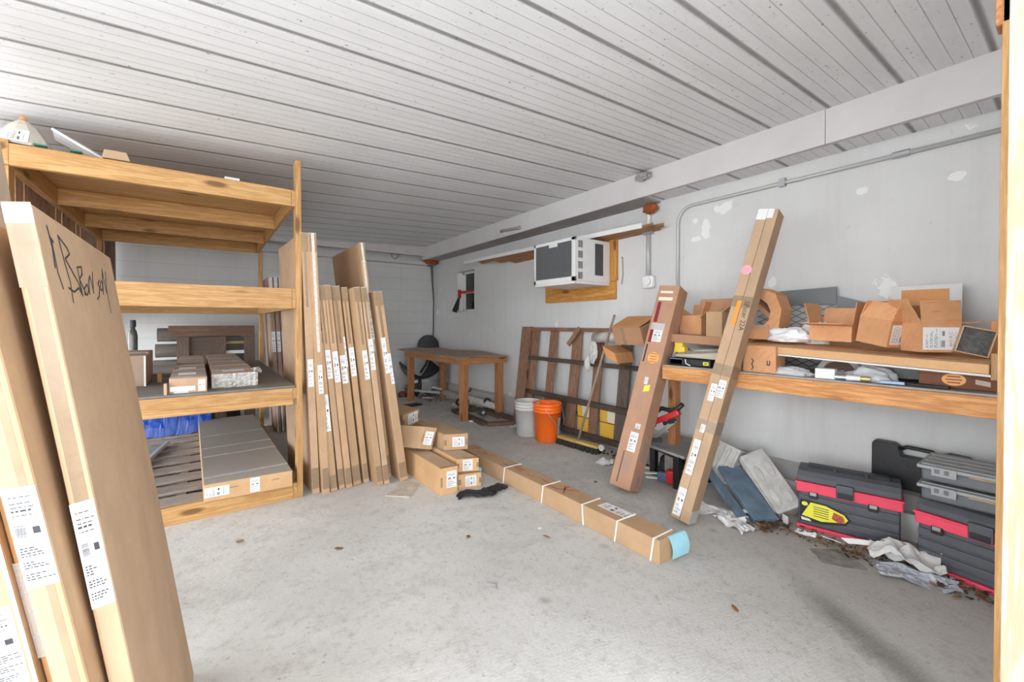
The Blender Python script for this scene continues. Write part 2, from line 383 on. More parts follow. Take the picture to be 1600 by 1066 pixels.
# walls
def wallmat(name, lines):
    m, nt, b = nt_new(name); v = coords(nt, rnd=False)
    n1 = noise(nt, v, 1.1, 6, .6); n2 = noise(nt, coords(nt, (6, 6, .5), rnd=False), 1.5, 6, .65); n3 = noise(nt, v, 14, 4, .7); n4 = noise(nt, v, 60, 2)
    a = mix(nt, ramp(nt, n1, .3, .7), (.57, .57, .565), (.65, .65, .645))
    a = mix(nt, mth(nt, 'MULTIPLY', ramp(nt, n2, .5, .8), .3), a, (.45, .44, .42))
    a = mix(nt, mth(nt, 'MULTIPLY', ramp(nt, n3, .66, .72), .35), a, (.40, .38, .36))
    tc = N(nt, 'ShaderNodeTexCoord'); sp = N(nt, 'ShaderNodeSeparateXYZ'); nt.links.new(tc.outputs['Object'], sp.inputs[0])
    h = n4
    if lines:
        f = mth(nt, 'FRACT', mth(nt, 'DIVIDE', mth(nt, 'ADD', sp.outputs[2], .1), .2)); d = mth(nt, 'ABSOLUTE', mth(nt, 'SUBTRACT', f, .5))
        l1 = ramp(nt, d, .02, .008)
        a = mix(nt, mth(nt, 'MULTIPLY', l1, .4), a, (.25, .25, .25)); h = mth(nt, 'SUBTRACT', n4, mth(nt, 'MULTIPLY', l1, 3.0))
    else:
        f = mth(nt, 'FRACT', mth(nt, 'DIVIDE', mth(nt, 'SUBTRACT', sp.outputs[1], 4.95), 1.22)); d = mth(nt, 'ABSOLUTE', mth(nt, 'SUBTRACT', f, .5))
        l1 = ramp(nt, d, .4965, .4985)
        hi = mth(nt, 'MULTIPLY', mth(nt, 'GREATER_THAN', sp.outputs[1], 4.0), l1)
        a = mix(nt, mth(nt, 'MULTIPLY', hi, .45), a, (.25, .25, .25))
        vo = N(nt, 'ShaderNodeTexVoronoi'); vo.inputs['Scale'].default_value = 1.7; nt.links.new(v, vo.inputs['Vector'])
        pk = ramp(nt, mth(nt, 'ADD', vo.outputs['Distance'], mth(nt, 'MULTIPLY', n3, .35)), .27, .255)
        a = mix(nt, mth(nt, 'MULTIPLY', pk, .6), a, (.86, .86, .84)); h = mth(nt, 'ADD', n4, mth(nt, 'MULTIPLY', pk, -1.5))
    if not lines:
        for (py, pz, ry, rz) in ((1.80, 2.26, .09, .06), (1.95, 2.11, .05, .10), (2.04, 2.04, .05, .03), (1.42, 1.61, .035, .05), (.88, 2.17, .04, .03), (.45, 2.14, .05, .03), (2.05, 2.2, .03, .03)):
            e = mth(nt, 'ADD', mth(nt, 'POWER', mth(nt, 'DIVIDE', mth(nt, 'SUBTRACT', sp.outputs[1], py), ry), 2.0), mth(nt, 'POWER', mth(nt, 'DIVIDE', mth(nt, 'SUBTRACT', sp.outputs[2], pz), rz), 2.0))
            e = ramp(nt, mth(nt, 'ADD', e, mth(nt, 'MULTIPLY_ADD', n3, 3.2, -1.6)), .75, .6); a = mix(nt, mth(nt, 'MULTIPLY', e, .55), a, (.88, .88, .86)); h = mth(nt, 'SUBTRACT', h, mth(nt, 'MULTIPLY', e, 1.5))
    nt.links.new(a, b.inputs['Base Color']); b.inputs['Roughness'].default_value = .75; bump(nt, b, h, .25, .004)
    return m
WALL = wallmat('painted_wall', False); WALLB = wallmat('painted_block_wall', True)
# right wall with a real window opening (y 5.82..6.39, z 1.49..2.17)
mb = MB(); T = .2
mb.box(WX, WX + T, -.35, 5.82, 0, 3.0); mb.box(WX, WX + T, 6.39, BY + .2, 0, 3.0)
mb.box(WX, WX + T, 5.82, 6.39, 0, 1.49); mb.box(WX, WX + T, 5.82, 6.39, 2.165, 3.0)
struct(mb.build('wall_right', WALL, loc=(WX, 0, 0)))
struct(MB().box(-2.3, WX + .2, BY, BY + .2, 0, 3.0).build('wall_back', WALLB, loc=(0, BY, .1)))
struct(MB().box(1.32, WX + .2, -.35, -.15, 0, 3.0).build('wall_front', WALL, loc=(1.2, -.35, 0)))
# plank partition on the left behind the rack, with gaps; unseen lower half left open to let daylight in
mb = MB(); y = 3.55; r = random.Random(3)
while y < 7.2:
    wd = r.uniform(.11, .17); mb.box(-1.03 - r.uniform(0, .02), -1.0, y, min(y + wd, 7.22), 1.45 if y > 4.0 else 0, 2.40); y += wd + r.choice([.002, .003, .004, .03])
lw = struct(mb.build('wall_left', wood('partition_boards', (.66, .42, .27), (.40, .25, .16), 'Z', True, .25, .85), loc=(-1, 3.5, 0)))
struct(MB().box(-1.03, -1.0, 4.0, 7.22, 1.36, 1.45).build('trim_9', oldwood('Y')))
struct(MB().box(-.99, -.90, 7.12, 7.22, 0, 2.44).build('trim_5', oldwood('Z')))
# boxed beam along the right wall, soffit, back beam, curb
BEAM = plain('painted_beam', (.60, .58, .57), .6, var=.07, scale=3)
mb = MB(); zb = 2.44
mb.box(3.2, 3.24, 1.0, 7.2, zb, 2.72); mb.box(3.2, 3.24, .262, .997, zb, 2.72); mb.box(3.2, 3.24, -.15, .259, zb, 2.72)
struct(mb.build('trim_1', BEAM, loc=(3.2, 0, 2.4)))
struct(MB().box(3.23, WX + .01, -.15, 4.9, zb + .02, zb + .05).build('trim_2', CEIL, loc=(0, 0, 2.4)))
mb = MB(); mb.box(3.23, WX, 2.4, 7.2, zb + .0, zb + .03)
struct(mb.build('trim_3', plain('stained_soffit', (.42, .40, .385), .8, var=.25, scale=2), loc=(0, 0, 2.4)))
mb = MB(); mb.box(-.8, 3.2, 7.04, 7.10, 2.50, 2.66)
struct(mb.build('trim_4', plain('back_beam_paint', (.56, .53, .515), .6, var=.1, scale=3), loc=(0, 7, 2.4)))
struct(MB().box(-.9, 3.4, 7.14, 7.3, 2.36, 2.41).build('trim_6', BEAM, loc=(0, 7, 2.4)))
mb = MB(); mb.hexa([(3.42, -.15, 0), (WX, -.15, 0), (WX, 7.3, 0), (3.42, 7.3, 0), (3.45, -.15, .26), (WX, -.15, .29), (WX, 7.3, .24), (3.45, 7.3, .21)])
struct(mb.build('baseboard_right', plain('grey_concrete_curb', (.47, .46, .45), .85, var=.18, scale=5, bmp=.2), loc=(3.4, 0, 0)))
struct(MB().box(3.385, 3.418, .1, 1.9, 0, .16).build('trim_7', WHITE))
# outer piers so daylight comes through wide bays
struct(MB().box(-2.3, -2.15, 5.0, 5.15, 0, 2.42).build('trim_10', BEAM))
# window in the right wall
gl = thing('window_1', None, None, (WX + .1, 6.1, 1.49)); gl['kind'] = 'structure'
mb = MB(); mb.box(WX + .10, WX + .14, 6.33, 6.39, 1.49, 2.165); mb.box(WX + .10, WX + .14, 5.82, 5.85, 1.49, 2.165)
mb.box(WX + .10, WX + .14, 5.82, 6.39, 1.49, 1.53); mb.box(WX + .10, WX + .14, 5.82, 6.39, 2.13, 2.165); mb.box(WX + .10, WX + .14, 5.82, 6.39, 1.80, 1.83)
mb.build('window_frame', WHITE, gl)
MB().box(WX + .15, WX + .16, 5.84, 6.36, 1.51, 2.15).build('window_pane', plain('dark_glass', (.02, .022, .025), .12), gl)
MB().box(WX + .005, WX + .1, 6.375, 6.389, 1.5, 2.16).build('window_jamb', WHITE, gl)
# door jamb posts in the opening by the camera
o = MB().box(1.15, 1.19, -.02, .0868, 0, 2.57).build('door_jamb', wood('bleached_pine', (.50, .44, .34), (.36, .28, .18), 'Z'), bevel=.002); struct(o); o.name = 'door_1'
o = MB().box(1.20, 1.24, -.02, .099, 0, 2.57).build('door_1', pine('Z'), bevel=.002); struct(o); o.name = 'door_2'
o = MB().box(1.20, 1.245, .06, .108, 1.855, 2.05).build('trim_8', fir('X'), bevel=.004); struct(o)
# ------------------------------------------------------------------ lumber rack (left)
FY = 3.45
rk = thing('storage_rack', 'pine lumber storage rack with three open tiers of flat cartons', 'storage rack', (-.15, 4.75, 0))
def stick(nm, x0, x1, y0, y1, z0, z1, ax, mat=None, bev=.003, par=None):
    return MB().box(x0, x1, y0, y1, z0, z1).build(nm, mat or pine(ax), par or rk, bevel=bev)
RX0, RX1 = -.85, .52
for x, y, zt in ((.545, FY, 2.5), (.545, 6.03, 2.18), (-.895, FY + .02, 2.3), (-.895, 6.03, 2.3)):
    stick('post', x, x + .04, y, y + .085, 0, zt, 'Z')
# tier boxes: (z0, z1, deck)
for z0, z1, ys in ((2.157, 2.274, (FY, 4.4, 5.25, 6.03)), (1.405, 1.553, (FY, 6.03)), (.74, .822, (FY, 6.03)), (.0, .115, (FY, 6.03))):
    for i, y in enumerate(ys):
        stick('front_beam' if i == 0 else 'joist', RX0, RX1 - .001, y - (.0 if i == 0 else .02), y + .038 - (.0 if i == 0 else .02), z0, z1, 'X')
    stick('side_beam', RX1 - .04 + .04, RX1 + .025, FY, 6.05, z0, z1, 'Y')
    stick('side_beam', RX0 - .04, RX0, FY, 6.05, z0, z1, 'Y')
stick('front_beam', RX0, RX1, FY - .012, FY + .03, .70, .742, 'X')
DECK = plain('grimy_plywood', (.20, .185, .17), .8, var=.22, scale=4)
stick('deck', RX0 - .03, RX1 + .02, FY + .005, 6.07, .823, .838, 'X', DECK)
stick('deck', RX0 - .03, RX1 + .02, FY + .045, 6.07, 2.276, 2.29, 'X', wood('deck_plywood', (.58, .36, .16), (.42, .23, .09), 'X'))
# things on top of the rack
o = thing('paper_bag', 'tall cone shaped clear bag with printed label standing on rack top', 'bag', (-.80, 3.58, 2.29))
mb = MB(); prof = [(.12, 0), (.125, .015), (.10, .065), (.06, .125), (.025, .158), (.014, .165)]
mb.lathe((-.83, 3.60, 2.291), prof, 10).build('bag_body', plain('cloudy_plastic', (.62, .57, .50), .2, var=.2, scale=8), o, smooth=False)
MB().cyl((-.83, 3.60, 2.456), (-.83, 3.60, 2.474), .018, .014, 10).build('cap', plain('orange_cap', (.75, .28, .08), .5), o)
fb = Box((-.87, 3.475, 2.30), (.085, 0, 0), (0, .01, 0), (0, .04, .075)); sticker(o, fb.face('front'), 0, 1, 0, 1)
mb = MB(); mb.sheet(lambda u, v: (-.70 + .22 * u, 3.52 + .16 * v, 2.292 + .13 * (1 - u) * (1 - .3 * v) + .015 * math.sin(v * 9)), 10, 8, .012)
tag(mb.build('aluminum_sheet', plain('bright_foil', (.75, .77, .80), .3, .5)), 'bent shiny metal sheet lying on rack top beside the cone bag', 'metal sheet')
tag(MB().hexa([(-.49, 3.48, 2.291), (-.36, 3.48, 2.291), (-.36, 3.60, 2.291), (-.49, 3.60, 2.291), (-.48, 3.49, 2.345), (-.38, 3.49, 2.345), (-.38, 3.58, 2.345), (-.49, 3.58, 2.345)]).build('beige_block', CBP, bevel=.004), 'small beige cardboard block on rack top by the metal sheet', 'box')
tag(MB().box(.12, .21, 3.6, 3.64, 2.2905, 2.335).build('white_card', PAPER), 'small white card standing alone on rack top', 'card')
for x in (-.76, -.62): MB().box(x, x + .05, 3.45, 3.49, 2.289, 2.2965).build('green_strap', plain('green_plastic', (.02, .16, .10), .5), rk)
# middle shelf cartons
def frontcart(name, label, cat, O, U, D, h, mat=None, group=None): return carton(name, label, cat, O, U, D, (0, 0, h), mat, group)
TAPEW = plain('silver_tape', (.62, .60, .58), .25, var=.2, scale=20)
c, b = frontcart('long_carton', 'long grimy carton with printed end lying on the middle rack shelf', 'carton', (-.19, 3.50, .8385), (.20, -.015, 0), (-.03, 2.35, 0), .10, cardboard('cardboard_old', (.47, .30, .20), .75))
for t in (.02, .25, .42, .6, .8): patch(c, b.face('top'), 0, 1, t, t + .025, 'packing_tape', TAPEW, .001)
patch(c, b.face('front'), .02, .68, .15, .45, 'label', PAPER); sticker(c, b.face('front'), .76, .95, .1, .85); patch(c, b.face('front'), .12, .5, .02, .13, 'label', plain('pale_blue_paper', (.55, .66, .78), .6))
patch(c, b.face('top'), .2, .7, .1, .16, 'label', PAPER); patch(c, b.face('top'), .15, .7, .3, .36, 'label', PAPER)
c, b = frontcart('wrapped_carton', 'wide carton with crumpled plastic wrapped end on the middle rack shelf', 'carton', (.04, 3.62, .8385), (.27, .02, 0), (-.03, 2.3, 0), .10, cardboard('cardboard_old', (.47, .30, .20), .75))
for t in (.12, .3, .5, .7): patch(c, b.face('top'), 0, 1, t, t + .02, 'packing_tape', TAPEW, .001)
WRAP = plain('crumpled_wrap', (.66, .64, .60), .15, var=.35, scale=45, bmp=.9)
def lump(name, c0, dims, mat, parent=None, seed=1, amp=.25, n=3, freq=9, flat=True):
    bm = bmesh.new(); bmesh.ops.create_icosphere(bm, subdivisions=n, radius=1); rr = random.Random(seed)
    from mathutils import noise as mn
    off = V3((rr.random() * 20, rr.random() * 20, 0))
    for v in bm.verts:
        k = 1 + amp * mn.fractal(v.co * (freq / 4) + off, 1, 2, 3)
        p = v.co * k; z = p.z * dims[2] / 2
        if flat: z = max(z, -dims[2] * .35)
        v.co = V3((p.x * dims[0] / 2, p.y * dims[1] / 2, z)) + V3(c0)
    m_ = MB(); m_.bm.free(); m_.bm = bm
    return m_.build(name, mat, parent, smooth=False)
fr = b.face('front')
rr = random.Random(5)
from mathutils import noise as mnoise
def wrapf(u, v):
    p = fr[0] + fr[1] * (u * 1.04 - .02) + fr[2] * (v * 1.0) + fr[3] * (.004 + .014 * abs(mnoise.noise(V3((u * 9, v * 5, 2)))) + .008 * abs(mnoise.noise(V3((u * 25, v * 14, 7)))))
    return p
MB().sheet(wrapf, 34, 14, .001).build('plastic_wrap', WRAP, c)
mb = MB(); mb.sheet(lambda u, v: V3((.29 + .05 * u, 3.62 + .35 * v, .93 + .035 * math.sin(6 * v + 3 * u) * (1 - v) + .01)), 8, 10, .001).build('wrap_edge', WRAP, c)
patch(c, b.face('top'), .25, .75, .06, .13, 'label', plain('pale_blue_paper', (.55, .66, .78), .6)); patch(c, b.face('top'), .2, .9, .015, .05, 'label', plain('rust_print', (.5, .2, .08), .6))
MB().box(-.215, -.20, 3.47, 3.52, .8385, .91).build('wood_chip', CBP, None)
tag(bpy.data.objects['wood_chip'], 'narrow upright cardboard strip at corner of long grimy carton', 'cardboard strip')
for i, (y, x) in enumerate(((4.05, -.52), (4.55, -.55))):
    c, b = frontcart('brown_carton', ['brown carton with pale taped edges on middle shelf, nearer one', 'brown carton with pale taped edges on middle shelf, behind its twin'][i], 'carton', (x, y, .8385), (.17, .0, 0), (0, .42, 0), .22, cardboard('cardboard_grey_brown', (.36, .26, .20)), 'brown cartons on the middle shelf')
    W2 = plain('edge_tape', (.75, .74, .70), .4); patch(c, b.face('front'), .94, 1, 0, 1, 'packing_tape', W2); patch(c, b.face('top'), 0, 1, 0, .04, 'packing_tape', W2)
tag(MB().box(-.30, -.275, 4.25, 4.30, .8385, .905).build('pine_offcut', pine('Z')), 'short pine offcut standing on the middle shelf', 'wood block')
# bottle and stacked planks behind the rack
bo = thing('spray_bottle', 'tall dark bottle standing behind the brown cartons', 'bottle', (-.60, 5.8, .8385))
MB().lathe((-.60, 5.8, .8385), [(.001, 0), (.036, .0), (.038, .02), (.038, .33), (.03, .38), (.02, .40), (.02, .42), (.001, .42)], 20).build('bottle_body', plain('murky_bottle', (.10, .10, .085), .25, var=.3, scale=14), bo, smooth=True)
MB().cyl((-.60, 5.8, 1.259), (-.60, 5.8, 1.33), .028, .026, 16).build('cap', BLACK, bo)
GW = plain('grey_board_end', (.17, .145, .125), .85, var=.3, scale=10, bmp=.3)
st = thing('timber_stand', 'dark weathered wooden frame against the back wall with cut-out panel', 'wooden frame', (.15, 6.7, 0))
mb = MB(); mb.box(-.36, .54, 6.60, 6.64, 1.13, 1.265); mb.build('top_rail', oldwood('X'), st, bevel=.003)
MB().box(-.25, .10, 6.62, 6.66, .6, 1.12).build('panel', wood('stained_plywood', (.20, .125, .09), (.11, .075, .06), 'X', True, .6, .8), st)
for x in (-.28, .10, .42): MB().box(x, x + .12, 6.58, 6.66, 0, 1.125).build('upright', wood('grey_upright', (.20, .14, .105), (.12, .085, .065), 'Z', True, .5, .8), st)
MB().box(.22, .42, 6.62, 6.65, 1.03, 1.06).build('cleat', pine('X'), st); MB().box(.22, .42, 6.62, 6.65, .90, .94).build('cleat', WHITE, st)
MB().box(.22, .42, 6.66, 6.68, .3, 1.12).build('shadow_board', BLACK, st)  # black sheet stands in for the shade between the uprights
for i, z in enumerate((.66, .86, 1.06)):
    o = MB(); o.cyl((-.52 + .02 * i, 6.86, z + .09), (.4, 6.86, z + .09), .085, .085, 14)
    tag(o.build('round_post', GW, smooth=False), ['round grey timber post end, lowest of three behind the rack', 'round grey timber post end, middle of three behind the rack', 'round grey timber post end, topmost of three behind the rack'][i], 'timber', 'stacked round timber posts')
tag(MB().box(-.5, .38, 6.72, 7.0, 0, .655).build('black_crate', BLACK, bevel=.01), 'black crate under the stacked round posts', 'crate')
# bottom tier: pallet, big grey carton, tarp, grey panel
pl = thing('wooden_pallet', 'grey slatted pallet on the bottom tier of the rack', 'pallet', (-.3, 4.6, 0))
PW = wood('pallet_wood', (.42, .36, .31), (.28, .23, .20), 'X', True, .3, .9)
for k in range(9): MB().box(-.80, .40, 3.51 + k * .262, 3.67 + k * .262, .095, .115).build('slat', PW, pl, bevel=.002)
for x in (-.78, -.17, .33): MB().box(x, x + .055, 3.51, 5.8, .0, .094).build('runner', PW, pl)
DG = cardboard('cardboard_grey_dust', (.56, .35, .18), .95)
c, b = carton('flat_carton', 'large dusty flat carton with taped seams on the bottom tier', 'carton', (-.015, 3.415, .117), (.52, -.03, 0), (-.05, 2.35, 0), (0, 0, .115), DG)
for t in (.06, .30, .42, .62): patch(c, b.face('top'), .0, 1, t, t + .015, 'packing_tape', TAPEW, .001, skew=.02)
sticker(c, b.face('front'), .01, .27, .25, .8); sticker(c, b.face('front'), .5, .61, .1, .95); strokes(c, b.face('front'), [[(.75, .6), (.78, .65), (.84, .62)], [(.28, .62), (.37, .63)]], .003)
mb = MB(); mb.sheet(lambda u, v: (-.80 + .85 * u, 5.65 + .2 * v, .12 + .28 * (1 - (2 * v - 1) ** 2) + .035 * mnoise.noise(V3((u * 14, v * 7, 0))) + .02 * mnoise.noise(V3((u * 40, v * 20, 3)))), 50, 14, .002)
tag(mb.build('blue_tarp', plain('blue_tarpaulin', (.01, .07, .42), .3, var=.3, scale=20, bmp=.4)), 'crumpled blue tarpaulin bunched behind the slatted pallet', 'tarp')
g = thing('metal_tray', 'grey sheet metal panel with folded rim lying on the pallet', 'metal panel', (-.5, 4.8, .118))
MB().para((-.78, 4.15, .118), (.32, .15, 0), (.15, .9, 0), (0, 0, .02)).build('panel', plain('grey_sheet', (.26, .26, .26), .5, .3), g)
MB().para((-.46, 4.15 + .15, .139), (.03, .01, 0), (.15, .9, 0), (0, 0, .03)).build('rim', plain('galvanised', (.55, .58, .6), .35, .5), g)
# ------------------------------------------------------------------ row of leaning flat cartons
rows = [  # x bottom, x top, z top, width, y front, depth, skew, tape top
 ('tall', .649, .579, 1.97, .052, 3.45, .90, -.035, (.30, .62)), ('tall', .713, .625, 1.965, .050, 3.40, .90, -.035, (.28, .585)),
 ('short', .772, .668, 1.232, .050, 3.415, .80, -.05, None), ('short', .838, .688, 1.58, .043, 3.43, .95, -.05, None), ('short', .888, .731, 1.585, .046, 3.41, .95, -.05, None),
 ('short', .948, .787, 1.581, .062, 3.44, .95, -.05, None), ('short', 1.030, .861, 1.575, .046, 3.445, .95, -.03, None), ('short', 1.101, .921, 1.57, .048, 3.32, .95, -.03, None),
 ('short', 1.155, .975, 1.572, .044, 3.315, .95, 0, None), ('tall', 1.215, .996, 1.937, .042, 3.43, .88, 0, None), ('short', 1.281, 1.068, 1.542, .068, 3.30, .80, 0, None)]
desc = ['tall flat carton on edge nearest the pine rack post, white label', 'tall flat carton on edge with shiny taped seam, second from the rack post',
 'shortest flat carton on edge, low between the tall pair and the row', 'first of the narrow mid-height flat cartons after the tall pair', 'second of the narrow mid-height flat cartons after the tall pair',
 'widest mid-height flat carton with taped front in the row\'s middle', 'mid-height flat carton with glossy taped top right after the widest one', 'mid-height flat carton set slightly forward, showing its shaded side',
 'narrow mid-height flat carton directly before the tall brown-sided one', 'tall flat carton rising above the row with its big brown side showing', 'last flat carton of the row, leaning beside the small box pile']
lab = [(.15, .85, .415, .52), (.2, .85, .39, .50), (-.05, .9, .38, .61), (.1, .95, .55, .69), (.1, .95, .53, .68), (.1, .8, .52, .66), (.1, .95, .555, .70), (.15, .9, .545, .69), (.2, .95, .59, .745), (.35, .95, .6, .72), (.1, .6, .58, .765)]
for i, (k, xb, xt, zt, wd, y, dp, sk, tp) in enumerate(rows):
    O, U, D, W = lean(xb, xt, zt, wd, dp, y, sk)
    c, b = carton('flat_carton', desc[i], 'carton', O, U, D, W, CBP if i in (0, 3, 8) else CB, 'flat cartons standing on edge in a row', bevel=.003)
    f = b.face('front'); u0, u1, v0, v1 = lab[i]; sticker(c, f, max(u0, .02), u1, v0, v1)
    if i == 10: sticker(c, f, .62, .98, .52, .68)
    if i == 5: sticker(c, f, .78, .98, .6, .75)
    tape(c, f, 0, 1, .93, 1.0); tape(c, f, .3, .6, .72, .93); tape(c, f, .05, .95, .02, .10)
    if i in (1, 9): patch(c, f, .3, .7, .55, 1.0, 'packing_tape', plain('glossy_tape', (.75, .70, .64), .12, var=.3, scale=60), .001)
    o = patch(c, b.face('top'), 0, 1, 0, .06, 'packing_tape', plain('glossy_tape', (.75, .70, .64), .12, var=.3, scale=60), .003)
# three more standing behind the rack's corner
for i in range(3):
    O, U, D, W = lean(.68 + i * .052, .60 + i * .052, 1.84, .045, .7, 5.65, 0)
    c, b = carton('flat_carton', ['grey-taped flat carton behind the rack corner, closest to the back post', 'grey-taped flat carton behind the rack corner, middle of three', 'grey-taped flat carton behind the rack corner, furthest from the back post'][i], 'carton', O, U, D, W, cardboard('cardboard_grey_brown', (.36, .26, .20)), 'flat cartons behind the rack corner', .003)
    f = b.face('front'); sticker(c, f, .1, .9, .52, .65); patch(c, f, .1, .9, .88, 1, 'packing_tape', TAPEW); patch(c, f, .2, .45, .0, .3, 'packing_tape', PAPER)
# ------------------------------------------------------------------ big cartons in the left foreground
def big(label, O, U, D, W, mat, seamtape=True):
    c, b = carton('flat_carton', label, 'carton', O, U, D, W, mat, 'large cartons leaning in the foreground', .006)
    return c, b
O, U, D, W = lean(-.19 + .115, -.29, 1.515, .036, .80, 1.136)
c, b = big('big flat carton with handwriting on its broad side, frontmost at left', (-.078, 1.136, 0), U, D, (-.212, 0, 1.515), CBP)
fr = b.face('front'); sticker(c, fr, .03, .97, .49, .63); tape(c, fr, 0, 1, .90, 1); tape(c, fr, .25, .8, .62, .90); patch(c, fr, 0, 1, .975, .998, 'packing_tape', plain('glossy_tape', (.75, .70, .64), .12, var=.3, scale=60))
rt_ = b.face('right')
L = [[[0.092, 0.981], [0.101, 0.954], [0.088, 0.927]], [[0.09, 0.98], [0.097, 0.968], [0.122, 0.963]], [[0.108, 0.964], [0.105, 0.921], [0.124, 0.901]], [[0.181, 0.976], [0.195, 0.939], [0.212, 0.912], [0.199, 0.884]], [[0.181, 0.976], [0.254, 0.965], [0.271, 0.957], [0.213, 0.947]], [[0.21, 0.946], [0.308, 0.946], [0.329, 0.927], [0.298, 0.908], [0.234, 0.9], [0.18, 0.904]], [[0.332, 0.971], [0.331, 0.953], [0.327, 0.93]], [[0.332, 0.971], [0.39, 0.975], [0.381, 0.963], [0.331, 0.953], [0.379, 0.932]], [[0.418, 0.948], [0.376, 0.941], [0.362, 0.93], [0.392, 0.93], [0.429, 0.939], [0.424, 0.948]], [[0.431, 0.933], [0.456, 0.955], [0.486, 0.965], [0.494, 0.954], [0.5, 0.936]], [[0.543, 0.974], [0.497, 0.938]], [[0.638, 0.964], [0.599, 0.955], [0.623, 0.951], [0.581, 0.933], [0.54, 0.927]], [[0.66, 0.962], [0.623, 0.948], [0.652, 0.945], [0.694, 0.958], [0.675, 0.965]], [[0.666, 0.939], [0.738, 0.99], [0.729, 0.953], [0.74, 0.944], [0.795, 0.987]], [[0.752, 0.947], [0.743, 0.905]]]
L = [[(a, b - .03 * (a > .3)) for a, b in ln] for ln in L]
strokes(c, rt_, L, .004)
c2, b2 = big('big flat carton with long shipping label, just behind the handwritten one', (-.114, 1.07, 0), (.042, 0, .0), (0, .85, 0), (-.243, 0, 1.49), CB)
f2 = b2.face('front'); sticker(c2, f2, .03, .98, .565, .685); tape(c2, f2, .55, .8, .0, 1)
c3, b3 = big('narrow flat carton under clear wrap with pale blue label', (-.139, 1.13, 0), (.0225, 0, 0), (0, .8, 0), (-.24, 0, 1.475), cardboard('cardboard_warm', (.50, .28, .13)))  # warmer, more saturated brown than the tan cartons
f3 = b3.face('front'); sticker(c3, f3, .35, .98, .475, .575, mat=plain('pale_blue_paper', (.55, .66, .78), .6)); patch(c3, f3, .0, 1, .465, .59, 'plastic_wrap', plain('wrap_film', (.7, .68, .66), .08, alpha=.35), .001, .003)
c4, b4 = big('big flat carton at the frame edge with upright shipping label', (-.195, 1.11, 0), (.054, 0, 0), (0, .85, 0), (-.235, 0, 1.45), CB)
f4 = b4.face('front'); sticker(c4, f4, .05, .85, .455, .555); patch(c4, f4, .9, 1, 0, 1, 'packing_tape', TAPEW)
c5, b5 = big('outermost big flat carton of the leaning foreground group', (-.255, 1.09, 0), (.058, 0, 0), (0, .8, 0), (-.23, 0, 1.42), CB)
for i, (x, y, h, s) in enumerate(((-.60, 2.35, 2.18, -.16), (-.68, 2.32, 2.3, -.16))):
    c, b = carton('tall_panel', ['tall pale panel leaning behind the big foreground cartons', 'tallest pale panel leaning at the far edge behind the cartons'][i], 'panel', (x + .10, y, 0), (.025, 0, 0), (0, .5, 0), (s - .10, 0, h), cardboard('pale_board', (.66, .54, .42)))
# ------------------------------------------------------------------ wall fixtures
ac = thing('air_conditioner', 'white window air conditioner unit sticking out of the wall', 'air conditioner', (3.2, 3.3, 1.70))
ax0, ax1, ay0, ay1, az0, az1 = 2.955, 3.47, 2.99, 3.63, 1.72, 2.155
ACW = plain('ac_white', (.74, .74, .73), .4, var=.05)
MB().box(ax0 + .012, ax1, ay0, ay1, az0, az1).build('housing', ACW, ac, bevel=.006)
mb = MB(); mb.box(ax0, ax0 + .02, ay0, ay0 + .05, az0, az1); mb.box(ax0, ax0 + .02, ay1 - .03, ay1, az0, az1); mb.box(ax0, ax0 + .02, ay0, ay1, az1 - .03, az1); mb.box(ax0, ax0 + .02, ay0, ay1, az0, az0 + .045)
mb.box(ax0 - .002, ax0 + .018, 3.25, 3.38, az1 - .065, az1 - .02); mb.build('front_frame', ACW, ac, bevel=.002)
MB().box(ax0 + .004, ax0 + .012, ay0 + .05, ay1 - .03, az0 + .045, az1 - .03).build('coil', plain('coil_dark', (.09, .095, .10), .5, .4), ac)
mb = MB()
for k in range(26): z = az0 + .052 + k * .0138; mb.box(ax0 - .001, ax0 + .006, ay0 + .05, ay1 - .03, z, z + .003)
mb.build('grille', plain('grille_grey', (.34, .35, .36), .5, .3), ac)
for k in range(4):
    mb = MB()
    for j in range(5): mb.box(ax0 + .045 + j * .013, ax0 + .051 + j * .013, ay0 - .002, ay0 + .01, az1 - .10 - k * .105, az1 - .03 - k * .105)
    mb.build('vent', BLACK, ac)
MB().box(3.24, 3.36, ay0 - .003, ay0 + .01, az0 + .07, az1 - .04).build('side_screen', plain('coil_dark', (.09, .095, .10), .5, .4), ac)
MB().box(ax0 + .01, ax1, ay0 + .01, ay1 - .01, az0 - .025, az0).build('base_pan', ACW, ac)
PLY = wood('varnished_plywood', (.62, .32, .085), (.44, .19, .04), 'Z', True)
PLYY = wood('varnished_plywood', (.62, .32, .085), (.44, .19, .04), 'Y', True)
tag(MB().box(3.472, 3.499, 2.905, 3.13, 1.744, 2.19).build('plywood_board', PLY, bevel=.002), 'upright varnished plywood board between air conditioner and conduit drop', 'board')
tag(MB().box(3.472, 3.499, 2.92, 4.04, 1.548, 1.742).build('plywood_board', PLYY, bevel=.002), 'horizontal varnished plywood board on the wall under air conditioner', 'board')
sh = thing('wall_plank', 'long narrow plank ledge with white front edge running above air conditioner', 'ledge', (3.4, 4, 2.19))
MB().hexa([(3.29, 2.46, 2.185), (3.302, 2.46, 2.185), (3.302, 5.8, 2.225), (3.29, 5.8, 2.225), (3.29, 2.46, 2.232), (3.302, 2.46, 2.232), (3.302, 5.8, 2.268), (3.29, 5.8, 2.268)]).build('white_edge', WHITE, sh)
